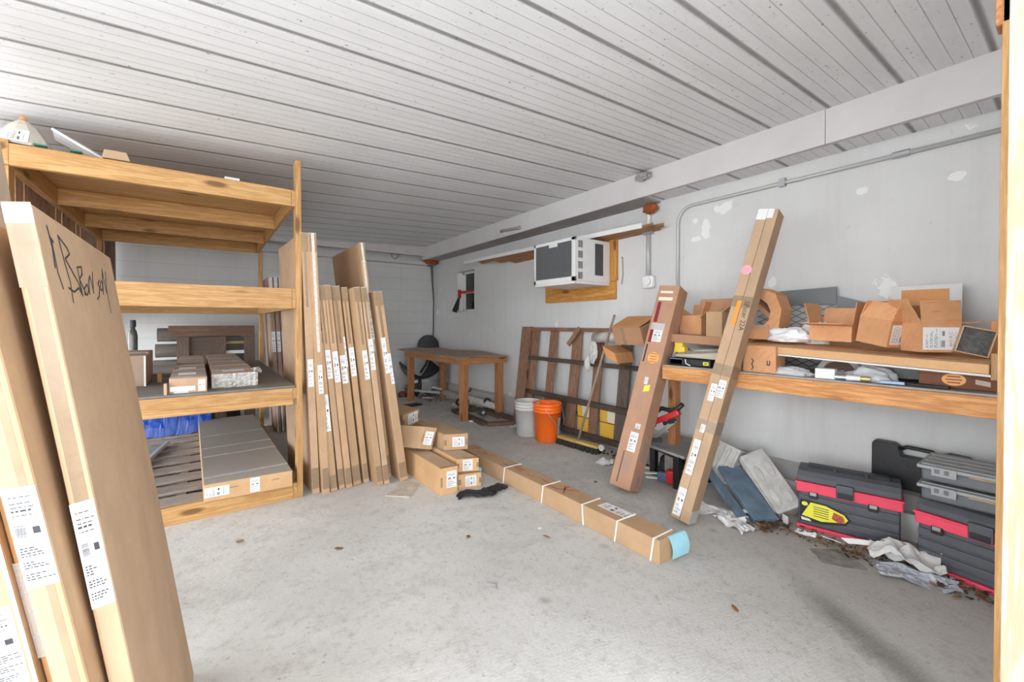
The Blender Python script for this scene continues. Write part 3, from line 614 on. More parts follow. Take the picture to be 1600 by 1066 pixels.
for i, (x0, x1, y0, y1) in enumerate(((3.303, 3.36, 2.34, 5.35), (3.362, 3.42, 2.27, 4.95), (3.422, 3.497, 2.36, 4.7))):
    zz = lambda y, k=0: 2.192 + (y - 2.4) * .010 - k * (.004 + .016 * (y - 2.2)) * .65
    MB().hexa([(x0, y0, zz(y0, i)), (x1, y0 + .04, zz(y0, i + 1)), (x1, y1, zz(y1, i + 1)), (x0, y1 + .05, zz(y1, i)), (x0, y0, zz(y0, i) + .02), (x1, y0 + .04, zz(y0, i + 1) + .02), (x1, y1, zz(y1, i + 1) + .02), (x0, y1 + .05, zz(y1, i) + .02)]).build('plank', wood('brown_plank', (.40, .20, .09), (.27, .12, .05), 'Y', True, .15), sh)
COND = plain('painted_conduit', (.50, .50, .49), .45, .2)
cn = thing('conduit', 'thin grey conduit curving along the wall above the bench', 'conduit', (3.48, 2.2, 1.0))
pts = [(3.482, 2.207, 1.0), (3.482, 2.207, 2.20)] + [(3.482, 2.207 - .14 * (1 - math.cos(t)), 2.20 + .14 * math.sin(t)) for t in [i * math.pi / 16 for i in range(1, 8)]] + [(3.482, 2.06, 2.34), (3.482, -.1, 2.345)]
MB().tube(pts, .0135, 10).build('pipe', COND, cn, smooth=True)
for y in (1.35,): MB().box(3.462, 3.499, y - .02, y + .02, 2.315, 2.375).build('clamp', STEEL, cn)
MB().cyl((3.482, .65, 2.345), (3.482, .73, 2.345), .021, n=12).build('coupling', STEEL, cn)
cn = thing('conduit', 'short conduit drop ending in a white round electrical box', 'conduit', (3.48, 2.52, 1.62))
MB().tube([(3.478, 2.52, 1.76), (3.478, 2.52, 2.19)], .02, 10).build('pipe', COND, cn, smooth=True)
MB().tube([(3.478, 2.52, 2.21), (3.478, 2.51, 2.43)], .02, 10).build('pipe', WHITE, cn, smooth=True)
MB().box(3.44, 3.499, 2.445, 2.575, 1.635, 1.76).build('electrical_box', WHITE, cn, bevel=.022); MB().cyl((3.42, 2.50, 1.70), (3.45, 2.50, 1.70), .038, n=20).build('outlet', WHITE, cn)
MB().box(3.455, 3.499, 2.47, 2.57, 2.155, 2.18).build('clamp', STEEL, cn)
RUST = plain('orange_foam', (.40, .10, .03), .9, var=.4, scale=30, bmp=.8)
tag(lump('foam_patch', (3.45, 2.48, 2.395), (.08, .15, .10), RUST, None, 2, .3, 3, 14, False), 'rust orange foam plug above the short conduit drop', 'foam')
tag(lump('foam_patch', (3.34, 7.06, 2.42), (.26, .16, .12), RUST, None, 3, .3, 3, 14, False), 'rust orange foam plug in the far room corner', 'foam')
tag(lump('foam_blob', (3.17, 2.36, 2.61), (.08, .16, .07), plain('grey_blob', (.42, .41, .40), .8, var=.4, scale=20), None, 6, .5, 3, 14, False), 'ragged grey lump stuck where ceiling meets the long beam', 'foam')
t = thing('door_spring', 'short silver tube fixed to the side of the long beam', 'tube', (3.17, 4.4, 2.49))
MB().tube([(3.178, 4.22, 2.492), (3.178, 4.60, 2.515)], .018, 10).build('tube', plain('translucent_grey', (.35, .36, .34), .3, .3), t, smooth=True)
for y, z in ((4.2, 2.49), (4.62, 2.516)): MB().cyl((3.178, y - .012, z), (3.178, y + .012, z), .024, n=12).build('end_cap', WHITE if y > 4.5 else STEEL, t)
tag(MB().tube([(3.49, 2.86, 1.98), (3.488, 2.84, 1.98), (3.488, 2.835, 1.80), (3.487, 2.85, 1.70)], .005, 6).build('wall_cord', plain('worn_cord', (.30, .27, .22), .8)), 'thin worn cord hanging on the wall beside the plywood board', 'cord')
wr = thing('hanging_wires', 'dark wires hanging down the far room corner from a small black box', 'wires', (3.42, 7.2, 1))
for k in range(3):
    MB().tube([(3.40 + .02 * k, 7.22, 2.36), (3.43 + .02 * math.sin(k), 7.22, 2.0), (3.46, 7.23 - .01 * k, 1.7), (3.45 + .008 * k, 7.24, 1.0)], .007, 6).build('wire', plain('wire_grey', (.10, .10, .10), .6), wr)
MB().box(3.33, 3.41, 7.16, 7.24, 2.35, 2.44).build('junction_box', BLACK, wr)
tag(MB().tube([(2.62, 7.12, 2.50), (2.62, 7.11, 2.44), (2.68, 7.11, 2.41), (2.74, 7.11, 2.46), (2.74, 7.12, 2.50)], .006, 6).build('wire_loop', plain('wire_grey', (.10, .10, .10), .6)), 'small wire loop hanging from the beam at the far end', 'wire')
cl = thing('black_cloth', 'black cloth draped from a red bar in the small window', 'cloth', (3.45, 6.2, 1.5))
mb = MB()
mb.sheet(lambda u, v: V3((3.485 - .05 * v * (1 - u) - .02 * math.sin(u * 9) * v, 6.25 + (.02 + .16 * v) * (u - .25) * 1.7 + .05 * v, 1.80 - (.33 - .09 * abs(u - .5)) * v)), 12, 10, .003)
mb.build('cloth', plain('black_fabric', (.02, .02, .022), .9), cl)
MB().box(3.50, 3.52, 5.86, 6.30, 1.80, 1.835).build('red_bar', plain('red_bar', (.45, .02, .02), .5), cl); MB().box(3.47, 3.50, 6.24, 6.31, 1.72, 1.86).build('red_clamp', plain('red_bar', (.45, .02, .02), .5), cl)
# ------------------------------------------------------------------ work table
tb = thing('work_table', 'reddish timber work table with a warped plywood top', 'table', (3.05, 5.75, 0))
tx0, tx1, ty0, ty1 = 2.69, 3.42, 4.80, 6.72
for x, y in ((tx0 + .03, ty0 + .03), (tx1 - .13, ty0 + .03), (tx0 + .03, ty1 - .12), (tx1 - .11, ty1 - .12)):
    MB().box(x, x + .09, y, y + .09, 0, .76).build('leg', fir('Z'), tb, bevel=.003)
MB().box(tx0, tx1, ty0, ty0 + .03, .748, .84).build('apron', fir('X'), tb, bevel=.002); MB().box(tx0, tx1, ty1 - .03, ty1, .748, .84).build('apron', fir('X'), tb, bevel=.002)
MB().box(tx0, tx0 + .03, ty0 + .031, ty1 - .031, .748, .84).build('apron', fir('Y'), tb, bevel=.002); MB().box(tx1 - .03, tx1, ty0 + .031, ty1 - .031, .748, .84).build('apron', fir('Y'), tb, bevel=.002)
mb = MB(); mb.sheet(lambda u, v: V3((tx0 - .05 + (tx1 - tx0 + .06) * u, ty0 + .0 + (ty1 - ty0 + .2) * v, .853 + .045 * max(0, v - .45) * (1 - abs(2 * u - 1)) + .018 * math.sin(v * 8 + u * 5) * u)), 16, 20, .011)
mb.build('tabletop', plain('warped_plywood', (.36, .28, .21), .7, var=.2, scale=5), tb)
oc = thing('office_chair', 'black office chair with rounded back standing behind the work table', 'chair', (3.1, 6.95, 0))
CH = plain('chair_black', (.045, .045, .05), .55)
mb = MB(); mb.sheet(lambda u, v: V3((3.30 + .22 * (2 * u - 1) * math.sqrt(max(0, 1 - max(0, (v - .35) / .65) ** 2 * .96)), 7.02 + .05 * (2 * u - 1) ** 2 + .05 * v, .74 + .34 * v)), 14, 14, .03)
mb.build('backrest', CH, oc, smooth=True)
mb = MB(); mb.sheet(lambda u, v: V3((2.78 + .55 * u, 6.72 + .42 * v, .52 - .32 * math.sin(math.pi * u) ** .7 * (.45 + .55 * v) + .1 * v)), 16, 12, .03)
mb.build('seat', BLACK, oc, smooth=True)
MB().tube([(3.3, 7.07, .80), (3.25, 7.1, .55), (3.1, 7.0, .42)], .02, 8).build('back_support', BLACK, oc); MB().cyl((3.06, 6.95, .10), (3.06, 6.95, .34), .03).build('column', BLACK, oc)
for k in range(5):
    a = k * 2 * math.pi / 5 + .3; MB().beam((3.06, 6.95, .10), (3.06 + .22 * math.cos(a), 6.95 + .22 * math.sin(a), .05), .03, .025).build('foot', BLACK, oc)
# scraps under the table
SC = [('brick', 'dark red brick lying against the back wall under the table', 'brick', (2.93, 7.05, .04), (.2, .1, .07), .3, plain('dark_brick', (.20, .07, .05), .9, var=.3)),
 ('wood_offcut', 'reddish brown wood offcut stacked over the brick by the back wall', 'wood scrap', (2.97, 7.08, .12), (.25, .09, .06), -.2, oldwood('X')),
 ('wood_offcut', 'topmost dark wood offcut of the scraps by the back wall', 'wood scrap', (3.0, 7.08, .19), (.3, .08, .05), .25, oldwood('X')),
 ('white_rail', 'white plastic rail leaning among scraps behind the table', 'rail', (3.1, 7.05, .26), (.34, .05, .05), -.1, WHITE),
 ('plaster_chunk', 'pale plaster chunk among scraps under the table', 'rubble', (3.22, 7.0, .04), (.12, .1, .07), .5, plain('plaster', (.6, .56, .48), .9, var=.2)),
 ('metal_bracket', 'long grey metal bar lying across scraps under the table', 'metal bar', (3.15, 6.78, .10), (.48, .05, .04), -.5, STEEL),
 ('white_stick', 'short white stick on the floor under the table', 'stick', (3.08, 6.70, .012), (.20, .03, .02), -.75, WHITE),
 ('white_stick', 'pale stick nearer the wall under the table', 'stick', (3.3, 6.75, .15), (.03, .30, .03), .1, WHITE),
 ('black_mat', 'flat black rubber piece on the floor left of the table leg', 'rubber piece', (2.62, 6.25, .012), (.28, .16, .02), .2, BLACK)]
for nm, lb, ct, c, d, rz, mt in SC: tag(MB().cbox(c, d, (0, .12 if 'bar' in lb else 0, rz)).build(nm, mt, bevel=.004), lb, ct)
tag(lump('brick_lump', (2.78, 7.05, .05), (.16, .14, .12), plain('dark_brick', (.20, .07, .05), .9, var=.3), None, 9), 'rounded dark red rubble lump nearest the row of flat cartons', 'rubble')
pp = MB().tube([(3.36, 7.0, .10), (3.36, 4.9, .10)], .05, 14)
tag(pp.build('white_pipe', plain('dirty_pipe', (.60, .57, .52), .6, var=.2), smooth=True), 'dirty white plastic pipe lying along the curb behind the table', 'pipe')
# dolly
dl = thing('wooden_dolly', 'upturned dark wooden dolly with four caster wheels by the buckets', 'dolly', (3.05, 4.9, 0))
DW = wood('dark_dolly_wood', (.16, .115, .085), (.10, .07, .05), 'Y', True, .4, .85)
A, B_, C, D_ = (2.86, 4.48, .025), (3.28, 4.30, .025), (2.93, 5.45, .025), (3.34, 5.28, .025)
MB().beam(A, C, .09, .045).build('side_rail', DW, dl, bevel=.004); MB().beam(B_, D_, .09, .045).build('side_rail', DW, dl, bevel=.004)
MB().beam((A[0], A[1] - .03, .025), (B_[0], B_[1] - .03, .025), .09, .044).build('cross_rail', oldwood('X'), dl, bevel=.004); MB().beam((C[0] + .05, C[1], .025), (D_[0] - .05, D_[1], .025), .09, .044).build('cross_rail', DW, dl, bevel=.004)
MB().beam((3.1, 4.5, .07), (3.16, 5.5, .07), .05, .03).build('batten', wood('dark_dolly_wood', (.3, .2, .12), (.2, .13, .08), 'Y'), dl)
for (x, y, z) in ((2.91, 4.62, .14), (3.37, 4.42, .14), (3.0, 5.42, .14), (3.36, 5.22, .14)):
    cs = MB().lathe((x, y, z), [(.018, -.014), (.05, -.014), (.055, -.008), (.055, .008), (.05, .014), (.018, .014)], 22, (.35, .9, 0)).build('caster', BLACK, dl)
    MB().beam((x, y, z), (x, y, .05), .012, .045, (1, 0, 0)).build('fork', STEEL, cs); MB().lathe((x, y, z), [(.001, -.018), (.02, -.018), (.02, .018), (.001, .018)], 14, (.35, .9, 0)).build('hub', STEEL, cs)
MB().tube([(3.05, 5.40, .06), (3.04, 5.40, .22), (3.10, 5.38, .28), (3.16, 5.36, .30), (3.16, 5.36, .34)], .012, 8).build('handle_hook', BLACK, dl)
MB().cbox((3.03, 5.3, .13), (.10, .07, .12)).build('block', oldwood('Z'), dl)
def crumple(name, label, cat, c, sx, sy, h, mat=None, rz=0, seed=0, kind=None, th=.0015):
    R = Euler((0, 0, rz)).to_matrix(); mb = MB()
    def f(u, v):
        n = mnoise.noise(V3((u * 3 + seed, v * 3, seed * 1.7))); n2 = mnoise.noise(V3((u * 8, v * 8 + seed, 1)))
        e = 1 + .22 * mnoise.noise(V3((u * 5 + seed * 3, v * 5, 9)))
        return V3(c) + R @ V3(((u - .5) * sx * e, (v - .5) * sy * e, .003 + h * max(0, .45 + n * .9 + n2 * .3)))
    mb.sheet(f, 14, 14, th); return tag(mb.build(name, mat or PAPER), label, cat, None, kind)
crumple('paper_scrap', 'torn white paper scrap on the floor left of the white bucket', 'paper', (3.10, 4.18, 0), .14, .08, .04, None, .3, 1)
crumple('paper_scrap', 'white papers on the floor behind the upturned dolly', 'paper', (3.22, 5.75, 0), .35, .2, .05, None, .1, 2)
for x, y, l in ((2.83, 4.76, 'nearer the cartons'), (2.90, 4.70, 'nearer the dolly')): tag(MB().cbox((x, y, .012), (.07, .05, .02), (0, 0, .4)).build('white_tile_chip', WHITE, bevel=.003), 'small white chip at the foot of the table leg, ' + l, 'chip')
# ------------------------------------------------------------------ buckets
def bucket(name, label, c, mat, lip, h=.42):
    t = thing(name, label, 'bucket', c)
    x, y, z = c; pr = [(.001, 0.002), (.130, .002), (.135, .01), (.150, h * .76), (.153, h * .76), (.158, h * .765), (.158, h * .785), (.152, h * .80), (.152, h * .84), (.158, h * .845), (.158, h * .86), (.152, h * .875), (.153, h * .93), (.160, h * .94), (.160, h * .97), (.157, h), (.150, h), (.146, h * .9), (.128, .015), (.001, .015)]
    MB().lathe(c, pr, 40).build('bucket_body', mat, t, smooth=True)
    return t
ob = bucket('bucket', 'bright orange plastic bucket with wire handle on the concrete floor', (3.065, 3.53, 0), plain('orange_plastic', (1.0, .17, .014), .38, var=.03), True)
hd = [(3.065 - .16 * math.cos(t) * .55 - .0, 3.53 - .162 * math.sin(t) * .6 - .10, .36 - .22 * math.sin(t) * .8) for t in [math.pi * i / 12 for i in range(13)]]
hx = [V3((2.945, 3.43, .37)), V3((2.96, 3.36, .30)), V3((3.02, 3.33, .21)), V3((3.12, 3.345, .17)), V3((3.20, 3.40, .22)), V3((3.225, 3.47, .37))]
MB().tube(hx, .003, 6).build('wire_handle', STEEL, ob); MB().cyl((3.08, 3.335, .178), (3.15, 3.36, .182), .01, n=10).build('grip', BLACK, ob)
mb = MB()
def lbf(u, v):
    a = -1.42 + .38 * u; r = .139 + .016 * v * .8 + .0015
    return V3((3.065 + r * math.cos(a) , 3.53 + r * math.sin(a), .05 + .22 * v))
mb.sheet(lbf, 8, 3, .0008).build('label', plain('blue_grey_label', (.45, .52, .66), .5, var=.3, scale=60), ob)
wb = bucket('bucket', 'dirty white plastic bucket standing behind the orange one', (3.03, 3.83, 0), plain('dirty_white_plastic', (.68, .68, .66), .45, var=.12, scale=6), True, .40)
# ------------------------------------------------------------------ broom
br = thing('push_broom', 'push broom with yellow edged head and long wooden handle against the pallet', 'broom', (3.1, 3.1, 0))
MB().beam((3.09, 3.36, .075), (3.13, 2.83, .075), .07, .028).build('broom_head', wood('broom_head_wood', (.72, .50, .16), (.5, .32, .1), 'Y'), br, bevel=.004)
mb = MB(); r = random.Random(8)
for i in range(26):
    for j in range(4):
        y = 3.355 - i * .0205; x = 3.067 + j * .018 + (3.36 - y) * .07
        mb.beam((x, y, .062), (x + r.uniform(-.012, .012) + (j - 1.5) * .008, y + r.uniform(-.012, .012), .002), .014, .016, (1, 0, 0))
bo_ = mb.build('bristles', plain('dark_bristles', (.05, .045, .035), .9, var=.4, scale=80), br); bo_['kind'] = 'stuff'
MB().cyl((3.115, 3.10, .088), (3.32, 2.80, 1.383), .013, .012, 12).build('handle', wood('grey_broomstick', (.42, .33, .26), (.28, .21, .16), 'Z', False), br, smooth=True)
MB().lathe((3.133, 2.80, .075), [(.012, -.01), (.03, -.01), (.03, .01), (.012, .01)], 16, (1, 0, 0)).build('end_cap', WHITE, br)
# ------------------------------------------------------------------ big pallet frame against right wall
pf = thing('pallet_frame', 'large brown slatted pallet frame leaning upright against the right wall', 'pallet', (3.33, 3.5, 0))
def px(z): return 3.28 + .155 * z / 1.25
def rail(y0, y1, z0, z1, mat, nm, dx=0, th=.03, ex=0):
    MB().hexa([(px(z0) + dx, y0, z0), (px(z0) + dx + th, y0, z0), (px(z0) + dx + th, y1, z0 + ex), (px(z0) + dx, y1, z0 + ex),
               (px(z1) + dx, y0, z1), (px(z1) + dx + th, y0, z1), (px(z1) + dx + th, y1, z1 + ex), (px(z1) + dx, y1, z1 + ex)]).build(nm, mat, pf, bevel=.003)
DKW = wood('charred_wood', (.10, .065, .05), (.06, .04, .03), 'Y', True, .4, .85); BRW = wood('brown_slat', (.33, .185, .115), (.22, .11, .065), 'Z', True, .25, .8)
BRY = wood('brown_slat', (.33, .185, .115), (.22, .11, .065), 'Y', True, .25, .8)
for i, (y0, y1, zt) in enumerate(((4.15, 4.27, 1.20), (3.795, 3.926, 1.20), (3.386, 3.53, 1.20), (3.054, 3.173, 1.20), (2.686, 2.822, 1.18))): rail(y0, y1, .05, zt, BRW if i < 4 else wood('grey_slat', (.17, .125, .10), (.11, .08, .06), 'Z', True, .5, .85), 'slat', .032, .02)
rail(4.28, 4.46, 0.0, 1.25, BRW, 'end_post', -.01, .05)
rail(2.50, 4.28, 1.20, 1.243, BRY, 'rail', -.0, .03); rail(2.45, 4.28, .83, .875, DKW, 'rail', -.0, .03, .0); rail(2.50, 4.28, .395, .455, DKW, 'rail', -.0, .03)
rail(2.50, 3.60, .06, .12, DKW, 'rail'); rail(3.535, 3.62, .12, .39, DKW, 'block', 0, .03)
MB().beam((3.40, 3.37, 1.24), (3.37, 3.52, 1.05), .05, .02, (1, 0, 0)).build('splinter', BRW, pf)
ye = thing('yellow_panel', 'yellow and white plastic panels standing behind the pallet frame', 'panel', (3.39, 3.2, .0))
for y0, y1 in ((3.19, 3.37), (2.83, 3.04)):
    MB().box(3.375, 3.392, y0, y1, .10, .41).build('yellow_sheet', plain('yellow_plastic', (.80, .47, .06), .5, var=.12, scale=5), ye)
    MB().box(3.370, 3.375, y0 - .005, y1 + .005, .255, .262).build('dark_line', BLACK, ye); MB().box(3.366, 3.374, y0, y0 + .1, .27, .40).build('white_sheet', plain('cream', (.74, .70, .55), .6, var=.1), ye)
# tilted carton, roll and bag over the pallet
c, b = carton('open_carton', 'brown carton tipped on its side over the pallet frame corner', 'carton', (3.10, 2.60, 1.10), (0, -.32, -.0), (.31, 0, .07), (.02, .07, .16), CBK)
tape(c, b.face('front'), .3, .42, 0, 1); tape(c, b.face('top'), .45, .6, .1, .9)
MB().para((3.12, 2.67, 1.262), (0, -.32, 0), (.28, .03, .10), (0, 0, .004)).build('flap', CBO, c)
patch(c, b.face('top'), .0, .05, .1, .8, 'white_strip', PAPER)
c, b = carton('small_carton', 'little brown carton hanging below the tipped carton by the pallet', 'carton', (3.14, 2.76, .975), (0, -.15, -.06), (.26, 0, 0), (0, .04, .10), CBO)
t = thing('plastic_roll', 'cloudy plastic roll lying over the top rail of the pallet frame', 'roll', (3.38, 2.9, 1.13))
MB().cyl((3.36, 3.10, 1.14), (3.34, 2.72, 1.17), .055, .055, 14).build('roll', plain('cloudy_film', (.62, .60, .57), .25, var=.25, scale=25, bmp=.6), t, smooth=True)
lump('bag', (3.33, 3.10, 1.0), (.05, .12, .24), plain('cloudy_film', (.62, .60, .57), .25), t, 12, .3, 3, 12, False)
lump('bag', (3.31, 3.16, .86), (.05, .08, .16), plain('cloudy_film', (.62, .60, .57), .25), t, 13, .3, 3, 12, False)
# ------------------------------------------------------------------ printed leaning carton A
A0 = V3((2.508, 2.165, .066)); AU = V3((.021, -.175, -.015)); AW = V3((.545, -.064, 1.548)); AD = V3((.147, .022, -.051))
ca, b = carton('long_carton', 'tall brown printed carton with orange sticker leaning near the pallet frame', 'carton', A0, AU, AD, AW, cardboard('printed_cardboard', (.46, .265, .17)), bevel=.004)
f = b.face('front'); CREAM = plain('cream_label', (.80, .72, .58), .6); MAR = plain('maroon_print', (.25, .015, .03), .5)
patch(ca, f, .15, .75, .958, .97, 'label', CREAM); patch(ca, f, .13, .8, .92, .937, 'label', CREAM)
patch(ca, f, .15, .32, .805, .912, 'print_band', MAR); patch(ca, f, .12, .28, .70, .79, 'print_band', MAR); sticker(ca, f, .28, .72, .705, .765); patch(ca, f, .1, .75, .765, .80, 'print_band', plain('pale_grey_print', (.55, .5, .5), .6))
patch(ca, f, .11, .18, .60, .69, 'print_band', INK)
OR = plain('orange_sticker', (.90, .42, .12), .5)
def disc(root, fc, u, v, ru, rv, nm, mat, n=28):
    O, U, W, nn = fc; cc = O + U * u + W * v; uu = U.normalized(); ww = nn.cross(uu)
    return MB().prism([cc + uu * ru * math.cos(2 * math.pi * k / n) + ww * rv * math.sin(2 * math.pi * k / n) for k in range(n)], nn * .001).build(nm, mat, root)
dk = disc(ca, f, .58, .625, .046, .046, 'round_sticker', OR)
for k in range(4): patch(ca, f, .42, .74, .603 + k * .013, .608 + k * .013, 'print_line', plain('brown_orange', (.55, .18, .05), .5), .0006, .001, parent=dk)
sticker(ca, f, .44, .60, .492, .527); YL = plain('yellow_sticker', (.85, .80, .08), .5); patch(ca, f, .50, .76, .455, .485, 'label', YL, skew=.008)
for k in range(7): patch(ca, f, .30 + k * .045, .308 + k * .045, .365, .445, 'printed_text', GREYINK, .0004)
sticker(ca, f, .55, .78, .28, .302); sticker(ca, f, .42, .80, .17, .26); patch(ca, f, .30, .36, .02, .165, 'print_band', plain('slate_print', (.10, .09, .10), .6))
for k in range(4): patch(ca, f, .45 + k * .09, .47 + k * .09, .07, .15, 'printed_text', GREYINK, .0004)
g = b.face('right')
for k in range(5): patch(ca, g, .35 + k * .08, .38 + k * .08, .62, .72, 'printed_text', GREYINK, .0004); patch(ca, g, .3 + k * .1, .34 + k * .1, .14, .23, 'printed_text', GREYINK, .0004)
patch(ca, g, .5, .7, .02, .07, 'printed_mark', GREYINK, .0004)
# ------------------------------------------------------------------ twin tall leaning cartons B
BW = V3((.536, -.295, 2.003))
for i in range(2):
    O = V3((2.431 + .0063 * i, 1.586 - .059 * i, .051 - .010 * i)); U = V3((.006, -.0575, -.010)); D = V3((.123, .018, -.03))
    c, b = carton('long_carton', ['tall narrow carton with round pink sticker, left one of the taped leaning pair', 'tall narrow carton with black handwriting, right one of the taped leaning pair'][i], 'carton', O, U, D, BW, CBP, None, .003)
    f = b.face('front'); g = b.face('right')
    for v in (.28, .46, .68): tape(c, f, 0, 1, v, v + .035); 
    if i == 0:
        patch(c, f, 0, 1, .965, 1, 'packing_tape', PAPER); disc(c, f, .55, .80, .032, .032, 'pink_sticker', plain('pink_sticker', (.85, .35, .42), .5)); patch(c, f, .55, .98, .62, .70, 'label', plain('orange_label', (.95, .30, .03), .5))
        sticker(c, f, .35, .99, .375, .43); sticker(c, f, .25, .98, .14, .25); sticker(c, f, .15, .98, .01, .095, mat=PAPER); sticker(c, f, .5, .99, .275, .30)
    else:
        patch(c, f, 0, .6, .97, 1, 'packing_tape', PAPER); sticker(c, f, .02, .8, .392, .447)
        text(c, f, 'SPacer 22A', .28, .70, .042, 'handwriting', INK, -math.pi / 2 + .05)
        tape(c, g, 0, 1, .28, .32); tape(c, g, 0, 1, .46, .5); patch(c, g, .0, 1, .0, .04, 'packing_tape', TAPEW)
# ------------------------------------------------------------------ strapped long carton on the floor
LZ = .128
c, b = carton('long_carton', 'very long carton tied with white string lying across the concrete floor', 'carton', (1.962, 1.345, 0), (.155, -.012, 0), (-.02, 2.15, 0), (0, 0, LZ), CB, None, .005)
STR = plain('white_string', (.82, .81, .78), .7)
for t_ in (.015, .13, .262, .44, .66):
    pts = []
    y = 1.345 + 2.15 * t_; x = 1.962 - .02 * t_
    pts = [(x - .004, y + .02 - .03 * (t_ == .262), .003), (x - .004, y, LZ + .003), (x + .159, y - .012 + .01, LZ + .003), (x + .159, y - .01, .003)]
    MB().tube(pts, .005, 6).build('string', STR, c)
tp_ = b.face('top'); fr_ = b.face('front')
sticker(c, tp_, .45, .97, .13, .235)
strokes(c, tp_, [[(.2, .36), (.8, .40)], [(.25, .44), (.3, .40), (.9, .345)], [(.55, .385), (.9, .39)], [(.45, .315 + .13), (.5, .49)], [(.4, .53), (.35, .56)]], .010, 'red_handwriting', REDINK, 'red marker strokes')
strokes(c, tp_, [[(.3 + .4 * abs(math.sin(i * 1.1)), .60 + i * .006) for i in range(14)], [(.3, .90), (.7, .80)], [(.7, .88), (.5, .84), (.3, .86)], [(.3, .95), (.8, .93), (.8, .97)]], .007, 'red_handwriting', REDINK, 'red marker scrawl')
strokes(c, tp_, [[(.25 + .18 * abs(math.sin(i * 1.3)), .66 + i * .006) for i in range(10)]], .004, 'handwriting', INK)
BL = plain('pale_blue_tag', (.36, .68, .78), .6, var=.08)
mb = MB(); mb.sheet(lambda u, v: V3((2.03 + .14 * u, 1.345 - .012 * u - .03 * v - .02 * math.sin(v * 3), LZ + .004 - .13 * max(0, v - .12) ** 1.05)), 4, 10, .001)
tgo = mb.build('blue_tag', BL, c)
mb = MB()
for k in range(5): mb.box(2.06, 2.13 - .02 * (k % 2), 1.318 - k * .004, 1.320 - k * .004, .10 - k * .018, .106 - k * .018)
# ------------------------------------------------------------------ small carton pile
def pc(label, O, U, D, h, lab=(.35, .95, .2, .85), mat=CB, W=None, dirty=True):
    c, b = carton('small_carton', label, 'carton', O, U, D, W or (0, 0, h), mat, 'small cartons piled beside the row', .003)
    f = b.face('front'); sticker(c, f, *lab); tape(c, b.face('top'), 0, 1, 0, .03); tape(c, f, 0, .12, .3, .65); tape(c, f, .9, 1, .3, .65); return c
pc('largest carton of the floor pile, its long side facing the flat carton row', (1.419, 2.85, 0), (.137, -.018, 0), (-.02, .95, 0), .207, (.35, .92, .25, .85), cardboard('cardboard_pile', (.60, .37, .19), .35))
pc('lower right carton of the floor pile touching the concrete', (1.584, 2.875, 0), (.178, -.05, 0), (.02, .85, 0), .118, (.3, .78, .15, .85), cardboard('cardboard_pile', (.60, .37, .19), .35))
pc('carton stacked on the lower right one of the pile', (1.592, 2.92, .121), (.165, -.066, 0), (-.02, .85, 0), .105, (.28, .72, .1, .9), cardboard('cardboard_pile', (.60, .37, .19), .35))
pc('upper right carton of the pile set across the others', (1.61, 3.17, .23), (.185, -.08, 0), (-.02, .55, 0), .135, (.35, .85, .2, .8))
pc('tilted carton at the top middle of the pile standing on one edge', (1.445, 3.30, .245), (.10, -.025, -.022), (-.30, .36, 0), .2, (.2, .85, .2, .8), CB, V3((.05, -.01, .18)))
pc('lower carton of the two at the pile back, wedged by the last flat carton', (1.47, 3.74, .215), (.18, .06, .03), (-.08, .5, 0), .08, (.1, .8, .1, .9))
pc('highest carton at the pile back beside the last flat carton', (1.48, 3.75, .31), (.19, .06, .03), (-.08, .5, 0), .13, (.32, .9, .15, .9))
pc('smallest carton leaning at the back of the pile on its edge', (1.73, 4.0, .205), (.13, .05, -.06), (-.04, .4, 0), .1, (.0, .8, .0, .6), CB, V3((.04, .0, .10)))
pc('support carton hidden low at the pile back', (1.50, 3.70, 0), (.30, .06, 0), (-.08, .5, 0), .20, (.3, .6, .3, .6))
crumple('tag_scrap', 'white and blue torn tag sticking out at the end of the pile', 'tag', (1.86, 3.10, .0), .10, .08, .09, BL, .2, 3)
crumple('tag_scrap', 'white torn tag standing at the end of the pile', 'tag', (1.79, 3.08, .0), .12, .08, .09, None, .2, 4)
tag(MB().prism([(1.082, 3.09, .002), (1.22, 2.961, .002), (1.385, 3.163, .002), (1.332, 3.286, .002)], (0, 0, .006)).build('cardboard_sheet', plain('dirty_card', (.60, .55, .46), .8, var=.3, scale=18)), 'flat dirty card sheet on the floor in front of the row', 'card')
mb = MB(); mb.sheet(lambda u, v: V3((1.49 + .42 * u, 2.72 - .05 * u + (.04 + .10 * math.sin(math.pi * u) ** .6) * (v - .5) + .03 * math.sin(u * 9), .004 + .028 * max(0, .6 + mnoise.noise(V3((u * 8, v * 4, 2)))))), 30, 10, .003)
tag(mb.build('black_rag', plain('black_rag', (.03, .03, .03), .9, var=.4, scale=40)), 'crumpled black plastic strip on the floor before the small cartons', 'rag')
# ------------------------------------------------------------------ workbench
wbn = thing('workbench', 'long wall workbench with an orange pine front board', 'workbench', (3.2, 1.0, 0))
FB = wood('bench_pine', (.66, .33, .13), (.46, .20, .07), 'Y')
MB().box(2.85, 2.89, .16, 1.935, .868, .966).build('front_beam', FB, wbn, bevel=.003)
MB().box(2.99, 3.49, 1.937, 2.035, .868, .966).build('side_rail', fir('X'), wbn)
MB().box(2.86, 3.49, .16, 1.94, .967, .977).build('deck', plain('dusty_deck', (.40, .37, .34), .85, var=.2, scale=6), wbn)
MB().box(3.45, 3.49, .16, 1.90, .868, .966).build('wall_ledger', FB, wbn)
for x, y in ((3.08, 1.965), (2.892, .1)): MB().box(x, x + .07, y, y + .07, 0, .966).build('leg', fir('Z'), wbn, bevel=.003)
MB().box(2.81, 2.849, .19, .252, 1.045, 1.165).build('end_block', wood('pale_block', (.52, .33, .16), (.38, .22, .10), 'Z'), wbn, bevel=.004)
